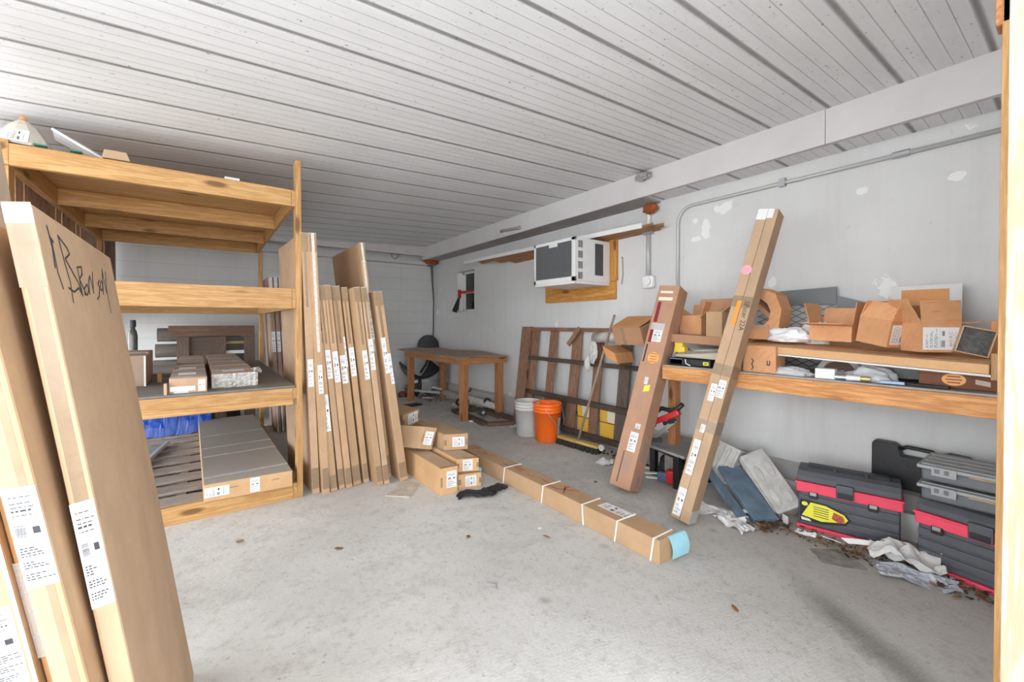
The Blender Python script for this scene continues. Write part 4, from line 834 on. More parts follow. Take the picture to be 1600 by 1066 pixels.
MB().box(2.81, 2.849, .10, .19, .80, 1.30).build('end_post', pine('Z'), wbn)
# flat cartons forming an upper layer
UP = .02
c, b = carton('flat_carton', 'long flat carton laid like a shelf above the bench clutter', 'carton', (2.80, .255, 1.07), (.17, 1.20, .045), (.44, -.037, .037), (0, 0, .045), cardboard('cardboard_shelf', (.62, .37, .19)))
f = b.face('top'); patch(c, f, .08, .40, .14, .17, 'print_band', plain('slate_print', (.10, .09, .10), .6), .0006); patch(c, f, .08, .45, .24, .25, 'print_band', plain('red_brown_print', (.4, .18, .1), .6), .0006); patch(c, f, .42, .60, .05, .055, 'printed_text', GREYINK, .0006)
MB().para((2.80, .25, 1.06), (.17, 1.20, .045), (.01, 0, 0), (0, 0, .009)).build('metal_edge', plain('white_metal', (.7, .7, .7), .4), c)
c2, b = carton('flat_carton', 'flat brown carton under the boxes at the bench end behind the leaning pair', 'carton', (2.99, 1.47, 1.13), (0, .50, .02), (.45, 0, 0), (0, 0, .065), CBK)
STRIPE = None
def stripe_card():
    m, nt, b = nt_new('striped_cardboard'); v = coords(nt, rnd=False); sp = N(nt, 'ShaderNodeSeparateXYZ'); nt.links.new(v, sp.inputs[0])
    s = mth(nt, 'ADD', mth(nt, 'ADD', sp.outputs[0], sp.outputs[1]), sp.outputs[2]); f = mth(nt, 'FRACT', mth(nt, 'MULTIPLY', s, 19.0))
    st_ = ramp(nt, mth(nt, 'ABSOLUTE', mth(nt, 'SUBTRACT', f, .5)), .42, .45); n = noise(nt, v, 6, 5)
    a = mix(nt, ramp(nt, n, .3, .7), (.55, .27, .12), (.68, .37, .19)); a = mix(nt, mth(nt, 'MULTIPLY', st_, mth(nt, 'MULTIPLY', ramp(nt, noise(nt, v, 14, 2), .45, .6), .6)), a, (.62, .15, .05))
    nt.links.new(rand_tone(nt, a, .08), b.inputs['Base Color']); b.inputs['Roughness'].default_value = .75; return m
SCB = stripe_card()
def open_box(name, label, c, w, d, h, rot, flaps=(1.2, 1.9, .9, 2.2), mat=None, inner=None, group='opened small cartons on the bench', flap_len=.55, fill=None, lab=None):
    """w along local x, d along local y; open at local +z; flaps = opening angle of -y,+x,+y,-x flaps from upright"""
    mat = mat or SCB; R = Euler(rot).to_matrix(); C0 = V3(c)
    t = thing(name, label, 'carton', c, group); T_ = .005
    def P(x, y, z): return C0 + R @ V3((x, y, z))
    mb = MB(); X, Y, Z = R @ V3((1, 0, 0)), R @ V3((0, 1, 0)), R @ V3((0, 0, 1))
    mb.para(P(-w / 2, -d / 2, 0), X * w, Y * d, Z * T_)
    mb.para(P(-w / 2, -d / 2, T_), X * w, Y * T_, Z * (h - T_)); mb.para(P(-w / 2, d / 2 - T_, T_), X * w, Y * T_, Z * (h - T_))
    mb.para(P(-w / 2, -d / 2 + T_, T_), X * T_, Y * (d - 2 * T_), Z * (h - T_)); mb.para(P(w / 2 - T_, -d / 2 + T_, T_), X * T_, Y * (d - 2 * T_), Z * (h - T_))
    mb.build('box_body', mat, t)
    for k, (o, e, out, ln) in enumerate((((-w / 2, -d / 2), X * w, -Y, d), ((w / 2, -d / 2), Y * d, X, w), ((-w / 2, d / 2), X * w, Y, d), ((-w / 2, -d / 2), Y * d, -X, w))):
        if flaps[k] is None: continue
        a = flaps[k]; dr = Z * math.cos(a) + out * math.sin(a); nn = e.cross(dr).normalized()
        MB().para(P(*o, h), e, dr * ln * flap_len, nn * .004).build('flap', mat, t)
    if fill: MB().para(P(-w / 2 + .006, -d / 2 + .006, h * .7), X * (w - .012), Y * (d - .012), Z * .01).build('contents', fill, t)
    bx = Box(P(-w / 2, -d / 2, 0), X * w, Y * d, Z * h)
    if lab:
        for fc, u0, u1, v0, v1 in lab: sticker(t, bx.face(fc), u0, u1, v0, v1, 'grey')
    return t
PI = math.pi
# local -y should face the camera side (-X world): rotate z by -90deg => local -y -> -X
RZ = -PI / 2
open_box('open_carton', 'open striped carton at the bench end half behind the printed leaning carton', (3.24, 1.88, 1.20), .20, .17, .16, (0, 0, RZ - .1), (None, .3, .2, 1.0), None, lab=None)
open_box('open_carton', 'upright tan carton with ragged top in front of the leaning pair', (3.06, 1.60, 1.197), .13, .12, .185, (0, 0, RZ - .15), (None, 1.0, 1.2, 2.2), CB, lab=None)
c, b = carton('box', 'closed dark brown box behind the ragged tan carton on the bench', 'carton', (3.22, 1.84, 1.197), (0, -.27, 0), (.20, 0, 0), (0, .0, .29), CBK)
# octagonal cut carton
t = thing('cut_carton', 'striped carton with a large angular opening right of the leaning pair', 'carton', (3.1, 1.28, 1.19), 'opened small cartons on the bench')
oc_ = [(1.41, .0), (1.27, .0), (1.20, .08), (1.185, .20), (1.22, .30), (1.30, .34), (1.41, .34)]; ic = [(1.40, .09), (1.30, .09), (1.26, .13), (1.25, .19), (1.27, .24), (1.32, .28), (1.40, .28)]
mb = MB()
for k in range(6):
    q = [oc_[k], oc_[k + 1], ic[k + 1], ic[k]]; mb.prism([(3.05, y, 1.19 + z) for y, z in q], (.012, 0, 0))
for k in range(6):
    a_, b_ = oc_[k], oc_[k + 1]; mb.prism([(3.062, a_[0], 1.19 + a_[1]), (3.062, b_[0], 1.19 + b_[1]), (3.22, b_[0], 1.19 + b_[1]), (3.22, a_[0], 1.19 + a_[1])], (0, .004, .004))
mb.build('box_body', SCB, t); MB().para((3.08, 1.27, 1.33), (0, .13, .12), (.10, 0, .03), (0, -.02, .02)).build('flap', CBK, t); MB().box(3.04, 3.05, 1.26, 1.40, 1.265, 1.285).build('flap', CB, t)
# row of opened cartons on the flat carton
open_box('open_carton', 'wide opened striped carton with upright flaps, left of the trio', (3.10, .90, 1.192), .22, .17, .095, (0, .03, RZ - .12), (1.45, .12, .15, .28), None, flap_len=.62)
open_box('open_carton', 'striped carton tipped to the right in the middle of the trio, label on its end', (3.03, .665, 1.185), .165, .18, .14, (0, .18, RZ - .42), (-.45, .2, .1, -.2), None, lab=[('right', .08, .75, .1, .85)], flap_len=.55)
open_box('open_carton', 'striped carton with white labels on its left face, right of the trio', (2.99, .475, 1.155), .17, .14, .145, (0, 0, RZ + .75), (-.1, 1.5, .6, .5), None, lab=[('front', .05, .95, .08, .85), ('right', .3, .7, .3, .6)], flap_len=.8)
open_box('shallow_carton', 'shallow carton on its side showing dark wrapped contents at bench right end', (3.02, .335, 1.20), .115, .13, .09, (PI / 2 - .15, .25, RZ + .25), (None, None, None, None), CBP, fill=plain('dark_wrap', (.10, .095, .085), .2, var=.5, scale=50, bmp=.8))
c, b = carton('box', 'plain brown box at the bench end beside the door post', 'carton', (3.05, .275, 1.15), (.03, -.12, 0), (.2, 0, 0), (0, 0, .16), CBO)
t = thing('broad_carton', 'broad open carton with white torn rim against the wall behind the trio', 'carton', (3.35, .5, 1.15))
MB().para((3.36, .70, 1.16), (0, -.28, 0), (.012, 0, 0), (.03, 0, .345)).build('back_panel', CBK, t); MB().para((3.352, .71, 1.16), (0, -.30, 0), (.006, 0, 0), (.03, 0, .36)).build('liner', plain('grey_liner', (.62, .62, .62), .6), t)
MB().para((3.344, .66, 1.17), (0, -.20, 0), (.006, 0, 0), (.03, 0, .325)).build('inner_panel', CBO, t)
# expanded metal panel
mp = thing('mesh_guard', 'grey steel panel with diamond mesh leaning on the wall behind the bench', 'metal panel', (3.44, 1.2, 1.0))
GS = plain('grey_painted_steel', (.16, .17, .175), .5, .3)
MB().hexa([(3.44, 1.002, 1.43), (3.448, 1.002, 1.43), (3.448, 1.50, 1.43), (3.44, 1.50, 1.43), (3.45, 1.002, 1.545), (3.458, 1.002, 1.545), (3.458, 1.50, 1.53), (3.45, 1.50, 1.53)]).build('plate', GS, mp)
MB().prism([(3.445, 1.0, 1.40), (3.445, .70, 1.36), (3.445, .78, 1.41), (3.445, 1.0, 1.485)], (.006, 0, 0)).build('plate', GS, mp)
mb = MB(); y0, y1, z0, z1 = .99, 1.50, .99, 1.44
k = -30
s = .30
for k in range(-14, 30):
    for sg in (1, -1):
        # line z = z0 + s*sg*(y-y0) + k*.034
        P_ = []
        for yy in (y0, y1):
            P_.append((yy, z0 + sg * s * 2.0 * (yy - y0) * .9 + k * .045))
        (ya, za), (yb, zb_) = P_
        # clip
        def cl_(ya, za, yb, zb_):
            if za == zb_: return None
            t0, t1 = 0.0, 1.0
            for lim, s_ in ((z0, 1), (z1, -1)):
                fa, fb_ = (za - lim) * s_, (zb_ - lim) * s_
                if fa < 0 and fb_ < 0: return None
                if fa < 0: t0 = max(t0, fa / (fa - fb_))
                elif fb_ < 0: t1 = min(t1, fa / (fa - fb_))
            if t1 - t0 < .02: return None
            L_ = lambda t: (ya + (yb - ya) * t, za + (zb_ - za) * t)
            return L_(t0), L_(t1)
        r_ = cl_(ya, za, yb, zb_)
        if r_: mb.beam((3.444, *r_[0]), (3.444, *r_[1]), .005, .004, (1, 0, 0))
mb.build('mesh', GS, mp)
# cloths, bags and small things on the bench
FILM = plain('clear_film', (.75, .77, .80), .15, var=.15, scale=25, bmp=.5, alpha=.75)
CLO = plain('white_cloth', (.80, .81, .84), .8, var=.04)
def drape(name, label, cat, c, d, mat, seed, parent=None, amp=.35):
    o = lump(name, c, d, mat, parent, seed, amp, 4, 9, True)
    for p in o.data.polygons: p.use_smooth = True
    if not parent: tag(o, label, cat)
    return o
drape('white_cloth', 'crumpled white cloth on the shelf-like carton by the mesh panel', 'cloth', (3.07, 1.14, 1.215), (.14, .24, .11), CLO, 21)
drape('plastic_sheet', 'cloudy plastic sheet heaped right of the white cloth', 'plastic', (3.15, 1.02, 1.225), (.12, .16, .17), plain('cloudy_sheet', (.66, .67, .66), .3, var=.06), 22)
c, b = carton('small_carton', 'striped small carton standing under the shelf-like carton', 'carton', (2.90, 1.355, .978), (0, -.20, 0), (.14, 0, 0), (0, 0, .175), SCB); strokes(c, b.face('front'), [[(.28, .1), (.33, .2), (.28, .3), (.33, .42), (.28, .5)], [(.75, .45), (.75, .3), (.82, .3), (.82, .45)]], .006)
c, b = carton('small_carton', 'tan small carton just left of the striped one under the flat carton', 'carton', (2.89, 1.50, .978), (0, -.13, 0), (.14, 0, 0), (0, 0, .17), CB)
drape('plastic_bag', 'crumpled clear plastic bag on the bench front left', 'bag', (2.96, 1.10, .985), (.11, .24, .08), FILM, 23)
drape('plastic_bag', 'clear plastic bag standing near the middle of the bench', 'bag', (2.99, .70, .99), (.12, .22, .15), FILM, 24)
drape('plastic_bag', 'thin clear bag beneath the flat carton behind the white box', 'bag', (3.02, .86, .985), (.1, .14, .07), FILM, 25)
tag(MB().cbox((2.90, .89, 1.008), (.05, .095, .058), (0, 0, .05)).build('white_box', PAPER, bevel=.003), 'small plain white box at the bench front edge', 'box')
t = thing('grinding_wheel', 'grey ringed brown disc standing under the flat carton', 'disc', (3.10, .89, .98))
MB().lathe((3.12, .89, .985), [(.085, 0), (.115, 0), (.115, .02), (.085, .02)], 30, (-1, 0, .25)).build('ring', plain('pale_grey_ring', (.5, .5, .49), .5), t)
MB().lathe((3.125, .89, .985), [(.001, 0), (.084, 0), (.084, .008), (.001, .008)], 30, (-1, 0, .25)).build('disc', plain('brown_disc', (.16, .09, .07), .7), t)
for i, (y, x, l) in enumerate(((.82, 2.89, 'small round steel fitting right of the white box'), (.76, 2.885, 'small ribbed white fitting on the bench edge'), (.72, 2.90, 'brass and white fitting among the bench clutter'))):
    tag(MB().cyl((x, y + .03, .995), (x + .01, y - .03, .995), .016, .014, 12).build('pipe_fitting', (STEEL, WHITE, plain('brass', (.5, .4, .2), .4, .5))[i]), l, 'fitting')
tag(MB().cbox((2.93, .52, .985), (.03, .26, .014), (0, 0, -.12)).build('caulk_gun', BLACK, bevel=.003), 'black slim tool lying along the bench front edge', 'tool')
tag(MB().cbox((2.90, .60, .988), (.03, .10, .016), (0, 0, .1)).build('pull_tool', plain('pale_blue_plastic', (.35, .5, .7), .4), bevel=.004), 'pale blue handle lying by the black slim tool', 'tool')
tag(MB().cbox((3.0, .36, .985), (.06, .2, .014), (0, 0, .1)).build('black_tray', BLACK, bevel=.003), 'black tray before the dark brown box on the bench', 'tray')
tag(MB().hexa([(3.05, .65, 1.0), (3.05, .52, 1.0), (3.25, .52, 1.0), (3.25, .65, 1.0), (3.0, .70, 1.07), (3.0, .50, 1.07), (3.25, .50, 1.07), (3.25, .70, 1.07)]).build('grey_hopper', plain('dull_grey', (.22, .22, .22), .6)), 'grey tapered metal scoop under the flat carton', 'scoop')
c, b = carton('box', 'dark brown box with oval orange sticker under the bench shelf carton', 'carton', (2.96, .51, .978), (0, -.30, 0), (.3, 0, 0), (0, 0, .085), cardboard('dark_cardboard', (.22, .10, .06)))
dk = disc(c, b.face('front'), .42, .52, .042, .030, 'round_sticker', OR)

for k_, (u0_, u1_) in enumerate(((.345, .495), (.325, .515), (.345, .495))): patch(c, b.face('front'), u0_, u1_, .66 - .17 * k_, .72 - .17 * k_, 'printed_line', MAR, .0006, .001, parent=dk)
patch(c, b.face('front'), .66, .82, .35, .62, 'tape_scrap', plain('pale_card', (.62, .48, .36), .8), skew=-.1)
# tool bag / beige case at bench left
t = thing('tool_bag', 'beige and black open tool bag with yellow tag at the bench end', 'bag', (3.0, 1.72, .978))
MB().box(2.90, 3.15, 1.58, 1.92, .978, 1.035).build('bag_body', BLACK, t, bevel=.01)
MB().hexa([(2.885, 1.54, 1.04), (2.885, 1.84, 1.045), (3.15, 1.93, 1.06), (3.15, 1.52, 1.06), (2.92, 1.50, 1.09), (2.92, 1.88, 1.055), (3.16, 1.93, 1.09), (3.16, 1.50, 1.10)]).build('bag_flap', plain('beige_canvas', (.55, .51, .42), .8), t, bevel=.006)
drape('lining', '', '', (3.08, 1.68, 1.085), (.12, .34, .05), plain('grey_film', (.42, .42, .38), .35, var=.3, scale=20), 31, t)
MB().box(2.893, 2.899, 1.59, 1.63, .995, 1.018).build('yellow_tag', YL, t); patch(t, Box((2.893, 1.63, .995), (0, -.04, 0), (.006, 0, 0), (0, 0, .023)).face('front'), .2, .8, .35, .65, 'printed_mark', INK, .0006, .0005)
MB().tube([(2.88, 1.76, 1.03), (2.872, 1.75, 1.0), (2.88, 1.72, .985)], .004, 6).build('cord', WHITE, t); MB().box(2.90, 2.96, 1.80, 1.90, .99, 1.03).build('blue_pocket', plain('slate_blue', (.16, .26, .42), .6), t)
t = thing('tape_roll', 'yellow and grey tape measure above the tool bag', 'tape measure', (3.05, 1.88, 1.1))
MB().cbox((3.05, 1.90, 1.09), (.06, .09, .05)).build('case', plain('bright_yellow', (.85, .62, .06), .5), t, bevel=.008); MB().cyl((3.015, 1.90, 1.135), (3.05, 1.90, 1.135), .035, n=18).build('dial', plain('bright_yellow', (.85, .62, .06), .5), t)
# ------------------------------------------------------------------ under the bench
pt = thing('low_platform', 'grey plywood sheet resting low on black supports under the bench', 'platform', (3.15, 1.98, 0))
mb = MB(); mb.hexa([(2.87, 1.76, .285), (3.37, 1.70, .285), (3.40, 2.24, .285), (2.94, 2.20, .285), (2.87, 1.76, .305), (3.37, 1.70, .305), (3.40, 2.24, .305), (2.94, 2.20, .305)]); mb.build('sheet', plain('dusty_grey_ply', (.34, .33, .32), .85, var=.25, scale=6), pt)
for x, y in ((2.96, 1.86), (3.30, 1.80), (3.08, 2.16), (3.34, 2.18)): MB().box(x, x + .05, y, y + .05, 0, .285).build('support', BLACK, pt)
MB().beam((2.93, 1.83, .265), (3.05, 2.2, .265), .03, .035).build('rim', BLACK, pt); MB().beam((2.95, 1.83, .265), (3.33, 1.76, .265), .03, .035).build('rim', BLACK, pt)
tag(MB().box(3.06, 3.12, 1.93, 2.05, 0, .24).build('grey_block', plain('grey_wood', (.33, .30, .27), .9, var=.2)), 'upright grey block under the low plywood platform', 'block')
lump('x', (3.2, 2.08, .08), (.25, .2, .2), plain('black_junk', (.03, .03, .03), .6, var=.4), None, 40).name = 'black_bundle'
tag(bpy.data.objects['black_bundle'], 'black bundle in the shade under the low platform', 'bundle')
for i, (dx, rz) in enumerate(((0, .15), (.05, .3), (.09, .05))): tag(MB().cbox((3.06 + dx, 2.06 + dx, .012 + .016 * i), (.03, .28, .012), (0, 0, rz + .5)).build('white_strip', WHITE), ['lowest of the white trim strips on the floor by the printed carton', 'middle white trim strip on the floor by the printed carton', 'topmost white trim strip on the floor by the printed carton'][i], 'strip', 'white trim strips')
jk = thing('clamp_tool', 'red and black clamp tool with grey bar standing on the low platform', 'tool', (2.961, 1.958, 0.351))
MB().beam((2.932, 2.072, 0.364), (2.961, 1.891, 0.536), .025, .03).build('bar', STEEL, jk); MB().beam((2.941, 2.063, 0.498), (2.970, 1.862, 0.608), .05, .045).build('red_body', plain('tool_red', (.55, .02, .03), .4), jk, bevel=.008)
MB().tube([(2.941, 2.034, 0.593), (2.951, 2.006, 0.617), (2.961, 1.929, 0.608), (2.961, 1.872, 0.632), (2.970, 1.834, 0.674)], .018, 10).build('grip', BLACK, jk, smooth=True); MB().cyl((2.941, 2.082, 0.469), (2.941, 2.053, 0.536), .028, .022, 12).build('jaw', BLACK, jk); MB().beam((2.951, 1.986, 0.498), (2.961, 1.891, 0.536), .03, .03).build('jaw', BLACK, jk)
MB().beam((2.903, 2.101, 0.355), (2.951, 2.006, 0.359), .05, .03).build('foot', BLACK, jk)
rt = thing('pump_tool', 'small red tool with blue nozzle on the floor between the leaning cartons', 'tool', (2.98, 1.96, 0))
MB().beam((2.97, 2.05, .06), (2.99, 1.97, .065), .07, .07).build('nozzle', plain('slate_nozzle', (.10, .14, .22), .4), rt, bevel=.015); MB().beam((2.99, 1.98, .07), (3.01, 1.88, .08), .08, .11).build('red_body', plain('tool_red', (.55, .02, .03), .4), rt, bevel=.015)
# blocks and blue panels
BK = plain('cast_concrete', (.60, .59, .56), .85, var=.3, scale=10, bmp=.5)
k1 = thing('concrete_block', 'ribbed grey cast block resting on the upper ends of the blue panels', 'block', (3.2, 1.6, .2))
def slab(t, a, b, w_, h_, up, ribs, nm='block_body'):
    MB().beam(a, b, w_, h_, up).build(nm, BK, t, bevel=.012)
a, b_ = V3((3.17, 1.665, .12)), V3((3.26, 1.60, .36)); slab(k1, a, b_, .19, .10, (-1, 0, .3), 3)
d_ = (b_ - a).normalized(); sx = d_.cross(V3((-1, 0, .3))).normalized(); nn = sx.cross(d_).normalized()
for k in range(4): MB().beam(a + d_ * .02 + sx * (-.07 + k * .047) + nn * .052, b_ - d_ * .02 + sx * (-.07 + k * .047) + nn * .052, .016, .016, nn).build('rib', BK, k1, bevel=.005)
k2 = thing('concrete_block', 'long grey cast block with oval recesses leaning between panels and toolbox', 'block', (3.15, 1.25, 0))
a, b_ = V3((3.13, 1.16, .055)), V3((3.24, 1.42, .29)); d_ = (b_ - a).normalized(); upv = V3((-.75, -.25, .6)); sx = d_.cross(upv).normalized(); nn = sx.cross(d_).normalized()
MB().beam(a - d_ * .02, b_ + d_ * .05, .17, .13, nn).build('block_body', BK, k2, bevel=.012)
for sgn in (-1, 1):
    for q in (.08, .26):
        c_ = a + d_ * q + sx * .038 * sgn + nn * .065
        MB().prism([c_ + d_ * .06 * math.cos(t) + sx * .022 * math.sin(t) for t in [2 * PI * i / 18 for i in range(18)]], nn * .008).build('oval_boss', BK, k2, bevel=.003)
for q in range(4): MB().beam(a + sx * .088 * (-1) + nn * (-.05 + q * .03), b_ + d_ * .04 + sx * .088 * (-1) + nn * (-.05 + q * .03), .012, .012, nn).build('rib', BK, k2, bevel=.004)
BLU = plain('slate_blue_panel', (.17, .25, .33), .5, var=.35, scale=9)
def panel(label, p0, p1, top, th=.035):
    p0, p1, top = map(V3, (p0, p1, top)); u = p1 - p0; d = u.cross(top - p0).normalized()
    tag(MB().para(p0, u, d * th, top - p0).build('slate_board', BLU, bevel=.004), label, 'panel', 'slate blue panels')
tp = None
panel('wide slate blue panel leaning in front of the grey blocks', (2.86, 1.27, .0), (3.00, 1.175, .0), (3.10, 1.63, .20))
panel('narrow slate blue panel at the left of the wide one', (2.79, 1.31, .0), (2.835, 1.275, .0), (3.06, 1.74, .20), .03)
crumple('crumpled_paper', 'crumpled white paper at the foot of the leaning carton pair', 'paper', (2.80, 1.44, .0), .20, .30, .05, None, .4, 5)
crumple('crumpled_paper', 'flatter white paper sheet on the floor before the blue panels', 'paper', (2.74, 1.33, .0), .14, .22, .04, None, -.3, 6)
crumple('paper_scrap', 'white paper scrap on the floor beside the broom', 'paper', (2.98, 2.62, .0), .16, .14, .03, None, .3, 7)
# ------------------------------------------------------------------ toolboxes
TL = plain('toolbox_grey', (.095, .10, .115), .5, var=.15, bmp=.15)
def toolbox(label, p0, p1, depth=.21, tagcard=False):
    p0, p1 = V3(p0), V3(p1); u = (p1 - p0); Lw = u.length; U = u.normalized(); Dn = V3((-U.y, U.x, 0))
    if Dn.x < 0: Dn = -Dn
    t = thing('toolbox', label, 'toolbox', tuple(p0)); Z = V3((0, 0, 1))
    def bx(u0, u1, d0, d1, z0, z1, nm, mt, bv=.006, inset=0): 
        o = MB().para(p0 + U * u0 + Dn * d0 + Z * z0, U * (u1 - u0), Dn * (d1 - d0), Z * (z1 - z0)).build(nm, mt, t, bevel=bv); return o
    bx(0, Lw, 0, depth, .0, .025, 'base', REDP)
    bx(.008, Lw - .008, .006, depth - .006, .026, .275, 'body', TL, .012)
    for k, z in enumerate((.06, .115, .17)): bx(.012, Lw - .012, -.006, .012, z, z + .044, 'drawer', TL, .005)
    bx(-.002, Lw + .002, -.008, depth + .004, .235, .292, 'red_band', REDP, .006); bx(-.006, Lw + .006, -.016, depth + .008, .288, .300, 'red_rim', REDP, .003)
    # domed lid
    pf_ = [(0, .301), (0, .335), (.02, .362), (.055, .378), (depth - .055, .378), (depth - .02, .362), (depth, .335), (depth, .301)]
    MB().prism([p0 + U * .004 + Dn * d + Z * z for d, z in pf_], U * (Lw - .008)).build('lid', TL, t, bevel=.006)
    MB().prism([p0 + U * .05 + Dn * (depth * .3) + Z * .379, p0 + U * .05 + Dn * (depth * .7) + Z * .379, p0 + U * .05 + Dn * (depth * .62) + Z * .392, p0 + U * .05 + Dn * (depth * .38) + Z * .392], U * (Lw - .1)).build('carry_handle', DKGREY, t, bevel=.004)
    for q in (.36, .66): bx(Lw * q, Lw * q + .02, depth * .3 - .012, depth * .3, .376, .396, 'hinge', BLACK, .002)
    bx(Lw * .40, Lw * .57, -.028, -.006, .245, .325, 'latch', TL, .006); bx(Lw * .415, Lw * .555, -.032, -.028, .250, .282, 'latch_plate', BLACK, .002)
    for q in (.13, .70): bx(Lw * q, Lw * q + .045, -.016, -.002, .205, .245, 'side_latch', BLACK, .003); bx(Lw * q + .006, Lw * q + .039, -.019, -.016, .225, .245, 'clip', STEEL, .001)
    if tagcard:
        fc = (p0 + Dn * -.009, U * Lw, Z * .3, -Dn)
        c_ = MB().prism([fc[0] + U * a + Z * b for a, b in ((.02, .19), (.07, .19), (.16, .185), (.25, .15), (.27, .12), (.25, .085), (.14, .06), (.02, .055))], -Dn * .002).build('hang_card', BLACK, t)
        c2_ = MB().prism([fc[0] - Dn * .002 + U * a + Z * b for a, b in ((.075, .18), (.15, .177), (.24, .145), (.258, .12), (.245, .10), (.13, .075), (.03, .09))], -Dn * .001).build('yellow_print', plain('card_yellow', (.85, .80, .07), .4), c_)
        MB().prism([fc[0] - Dn * .003 + U * a + Z * b for a, b in ((.19, .15), (.235, .135), (.245, .105), (.215, .09), (.18, .11))], -Dn * .001).build('picture', plain('card_red', (.6, .12, .06), .4, var=.5, scale=80), c_)
        MB().prism([fc[0] - Dn * .003 + U * a + Z * b for a, b in ((.025, .08), (.07, .075), (.08, .062), (.03, .062))], -Dn * .001).build('white_print', PAPER, c_)
        for k in range(5): MB().prism([fc[0] - Dn * .0032 + U * a + Z * b for a, b in ((.09, .16 - k * .014), (.165, .157 - k * .014), (.165, .153 - k * .014), (.09, .156 - k * .014))], -Dn * .0006).build('print_line', INK, c_)
        disc(t, (fc[0] - Dn * .002, U, Z, -Dn), .045, .165, .016, .013, 'logo', plain('card_yellow', (.85, .80, .07), .4))
    return t, p0, U, Dn
toolbox('red and charcoal toolbox with a yellow product card, left of the two', (3.039, 1.084, 0), (3.155, .60, 0), .21, True)
toolbox('red and charcoal toolbox with two storage cases stacked on its lid', (3.075, .535, 0), (2.985, .03, 0), .27)
for i, z in enumerate((.396, .494)):
    t = thing('storage_case', ['lower grey compartment case on the toolbox lid', 'upper grey compartment case, on top of the other case'][i], 'case', (3.15, .3, z), 'compartment cases')
    LG = plain('case_lid', (.33, .34, .34), .4, var=.08); SG = plain('case_smoke', (.14, .15, .165), .3, var=.15)
    MB().box(2.985, 3.30, .05, .50, z, z + .060).build('case_body', SG, t, bevel=.012); MB().box(2.97, 3.31, .04, .515, z + .061, z + .078).build('case_lid', LG, t, bevel=.004)
    mb = MB()
    for k in range(4): mb.box(3.0 + k * .078, 3.035 + k * .078, .06, .50, z + .0775, z + .083)
    mb.build('lid_rib', LG, t)
    for y in (.42,): MB().box(2.962, 2.97, y - .05, y + .04, z + .035, z + .08).build('latch', LG, t, bevel=.002); 
    for y in (.44, .405): MB().box(2.957, 2.963, y - .008, y + .008, z + .05, z + .07).build('latch_slot', SG, t)
    MB().box(2.966, 2.97, .05, .33, z + .058, z + .061).build('orange_seal', plain('orange_seal', (.7, .4, .1), .5), t)
cs = thing('power_tool_case', 'black hard case with carry handle standing at the wall behind the toolboxes', 'case', (3.44, .58, .29))
BC = plain('case_black', (.013, .013, .015), .45)
mb = MB(); mb.prism([(3.41, y, z) for y, z in ((.80, .291), (.36, .291), (.355, .52), (.385, .545), (.46, .55), (.50, .53), (.515, .49), (.66, .49), (.675, .545), (.70, .56), (.79, .56), (.80, .54))], (.07, 0, 0)); mb.build('case_shell', BC, cs, bevel=.006)
MB().tube([(3.445, .665, .53), (3.445, .64, .545), (3.445, .53, .54), (3.445, .505, .52)], .012, 8).build('carry_handle', BC, cs, smooth=True)
for k in range(5): MB().cyl((3.405, .75 - k * .055, .43), (3.412, .75 - k * .055, .43), .012, n=12).build('boss', BLACK, cs)
# papers and litter along the toolboxes
crumple('newspaper', 'torn printed newspaper page lying before the second toolbox', 'newspaper', (2.90, .50, .0), .16, .30, .04, plain('newsprint', (.55, .58, .66), .8, var=.55, scale=55), .35, 8)
crumple('crumpled_paper', 'large crumpled grey paper between the two toolboxes', 'paper', (2.98, .56, .02), .13, .28, .11, plain('grey_paper', (.62, .61, .59), .8, var=.1), .25, 9)
mb = MB(); mb.sheet(lambda u, v: V3((2.98 + .12 * u, .80 - .30 * u + .035 * v, .03 + .02 * math.sin(u * 3) + .02 * v)), 10, 3, .003)
tag(mb.build('white_strip', WHITE), 'white bent strip leading from the first toolbox to the newspaper', 'strip')
tag(MB().cbox((2.985, .885, .02), (.05, .09, .004), (.2, .3, .5)).build('white_card', PAPER), 'little white card on the floor before the first toolbox', 'card')
crumple('paper_scrap', 'small torn white scrap by the left corner of the first toolbox', 'paper', (2.95, 1.0, .0), .05, .10, .03, None, .2, 10)
tag(MB().cbox((3.02, 1.14, .03), (.004, .05, .055), (0, 0, -.6)).build('white_tag', PAPER), 'tiny white tag standing under the long grey block', 'tag')
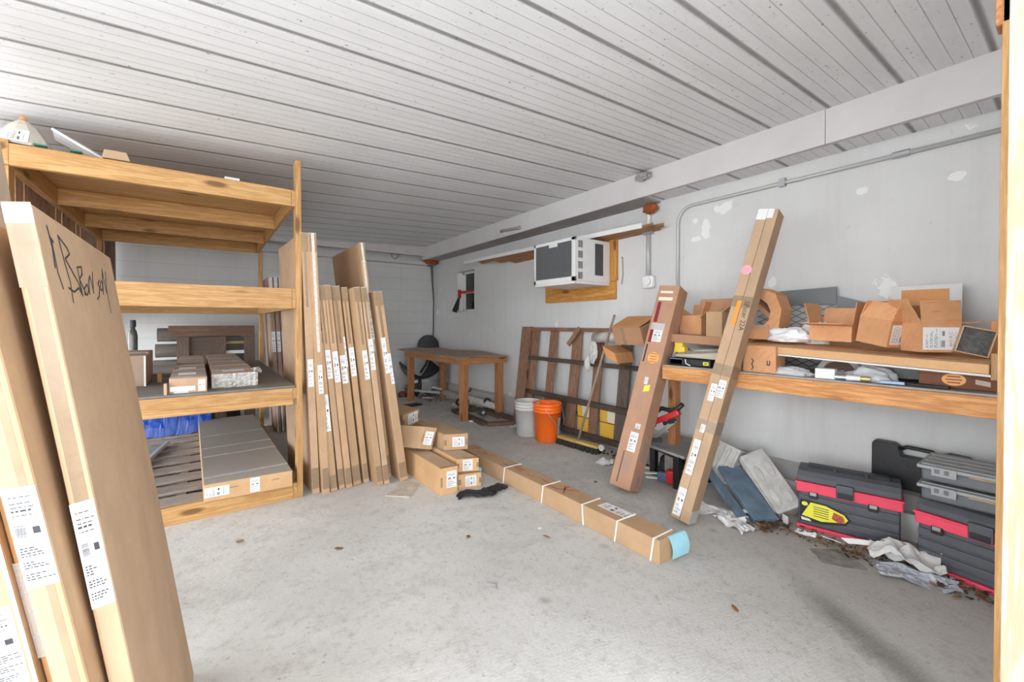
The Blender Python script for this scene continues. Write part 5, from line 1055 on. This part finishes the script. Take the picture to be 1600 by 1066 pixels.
# leaf litter
LM = plain('dry_leaf', (.30, .155, .07), .8, var=.5, scale=30); LM2 = plain('dark_leaf', (.09, .06, .04), .9, var=.5, scale=30)
def leaf(mb, x, y, z, s_, a, tilt=.3, el=.45):
    R = Euler((random.uniform(-tilt, tilt), random.uniform(-tilt, tilt), a)).to_matrix()
    P_ = [V3((x, y, z)) + R @ V3(q) for q in ((-s_, 0, 0), (-s_ * .3, -s_ * el, s_ * .15), (s_ * .5, -s_ * el * .8, 0), (s_ * 1.1, 0, s_ * .1), (s_ * .4, s_ * el, 0), (-s_ * .4, s_ * el * .8, s_ * .12))]
    mb.prism(P_, (0, 0, .0012))
random.seed(11)
for nm, mt, n_ in (('leaf_litter', LM, 420), ('dark_litter', LM2, 520)):
    mb = MB()
    for k in range(n_):
        q = random.random()
        if q < .45: x, y = 2.93 + random.gauss(0, .05) + .05 * random.random(), random.uniform(.2, 1.28); x += (1.1 - y) * .02
        elif q < .6: x, y = random.gauss(2.9, .06), random.gauss(1.2, .05)
        elif q < .8: x, y = 3.22 + random.gauss(0, .05), random.uniform(2.3, 3.3)
        else: x, y = random.uniform(2.95, 3.35), random.uniform(6.3, 7.0)
        leaf(mb, x, y, .004 + random.random() * .012, random.choice((.004, .006, .008, .012, .02)), random.uniform(0, 6.3), .5, random.uniform(.25, .9))
    tag(mb.build(nm, mt), 'dry brown leaf crumbs gathered along the wall side' if mt is LM else 'dark dirt crumbs gathered along the wall side', 'litter', None, 'stuff')
LP = [((605, 834), 'near the rack'), ((875, 825), 0), ((590, 1010), 0)]
spots = [(1.66, 1.92, 'reddish leaf on open floor left of the long tied carton'), (2.56, 2.35, 'brown leaf beside the printed leaning carton'), (.61, 2.52, 'brown leaf in front of the flat carton row'), (.16, 2.95, 'tan leaf by the pine rack bottom board'),
         (1.02, 1.02, 'curled brown leaf alone in the near floor'), (1.28, 2.2, 'small brown twig leaf in the middle of the floor'), (1.93, .93, 'thin brown leaf right of the long tied carton end')]
for x, y, l in spots:
    mb = MB(); leaf(mb, x, y, .006, .026, random.uniform(0, 6), .2); tag(mb.build('fallen_leaf', LM), l, 'leaf', 'fallen leaves')
tag(lump('feather', (1.70, 2.03, .004), (.03, .02, .006), WHITE, None, 50, .4, 2), 'tiny white fluff on open floor left of the long carton', 'fluff')
tag(lump('paper_wad', (1.12, .98, .004), (.03, .02, .008), WHITE, None, 51, .4, 2), 'tiny white paper wad on the near floor', 'paper')
tag(MB().tube([(1.12, 1.72, .004), (1.14, 1.69, .004), (1.16, 1.72, .004), (1.13, 1.76, .004)], .003, 6).build('wire_clip', STEEL), 'small bent wire clip lying on the open floor', 'clip')
# broken concrete hollow at the floor edge
tag(MB().prism([(2.80 + .10 * math.cos(t) * (1 + .2 * math.sin(3 * t)), .80 + .11 * math.sin(t) * (1 + .2 * math.cos(4 * t)), .0005) for t in [2 * PI * i / 20 for i in range(20)]], (0, 0, .003)).build('floor_patch', plain('patch_concrete', (.36, .345, .325), .9, var=.35, scale=22, bmp=.6), None), None, None, None, 'structure')
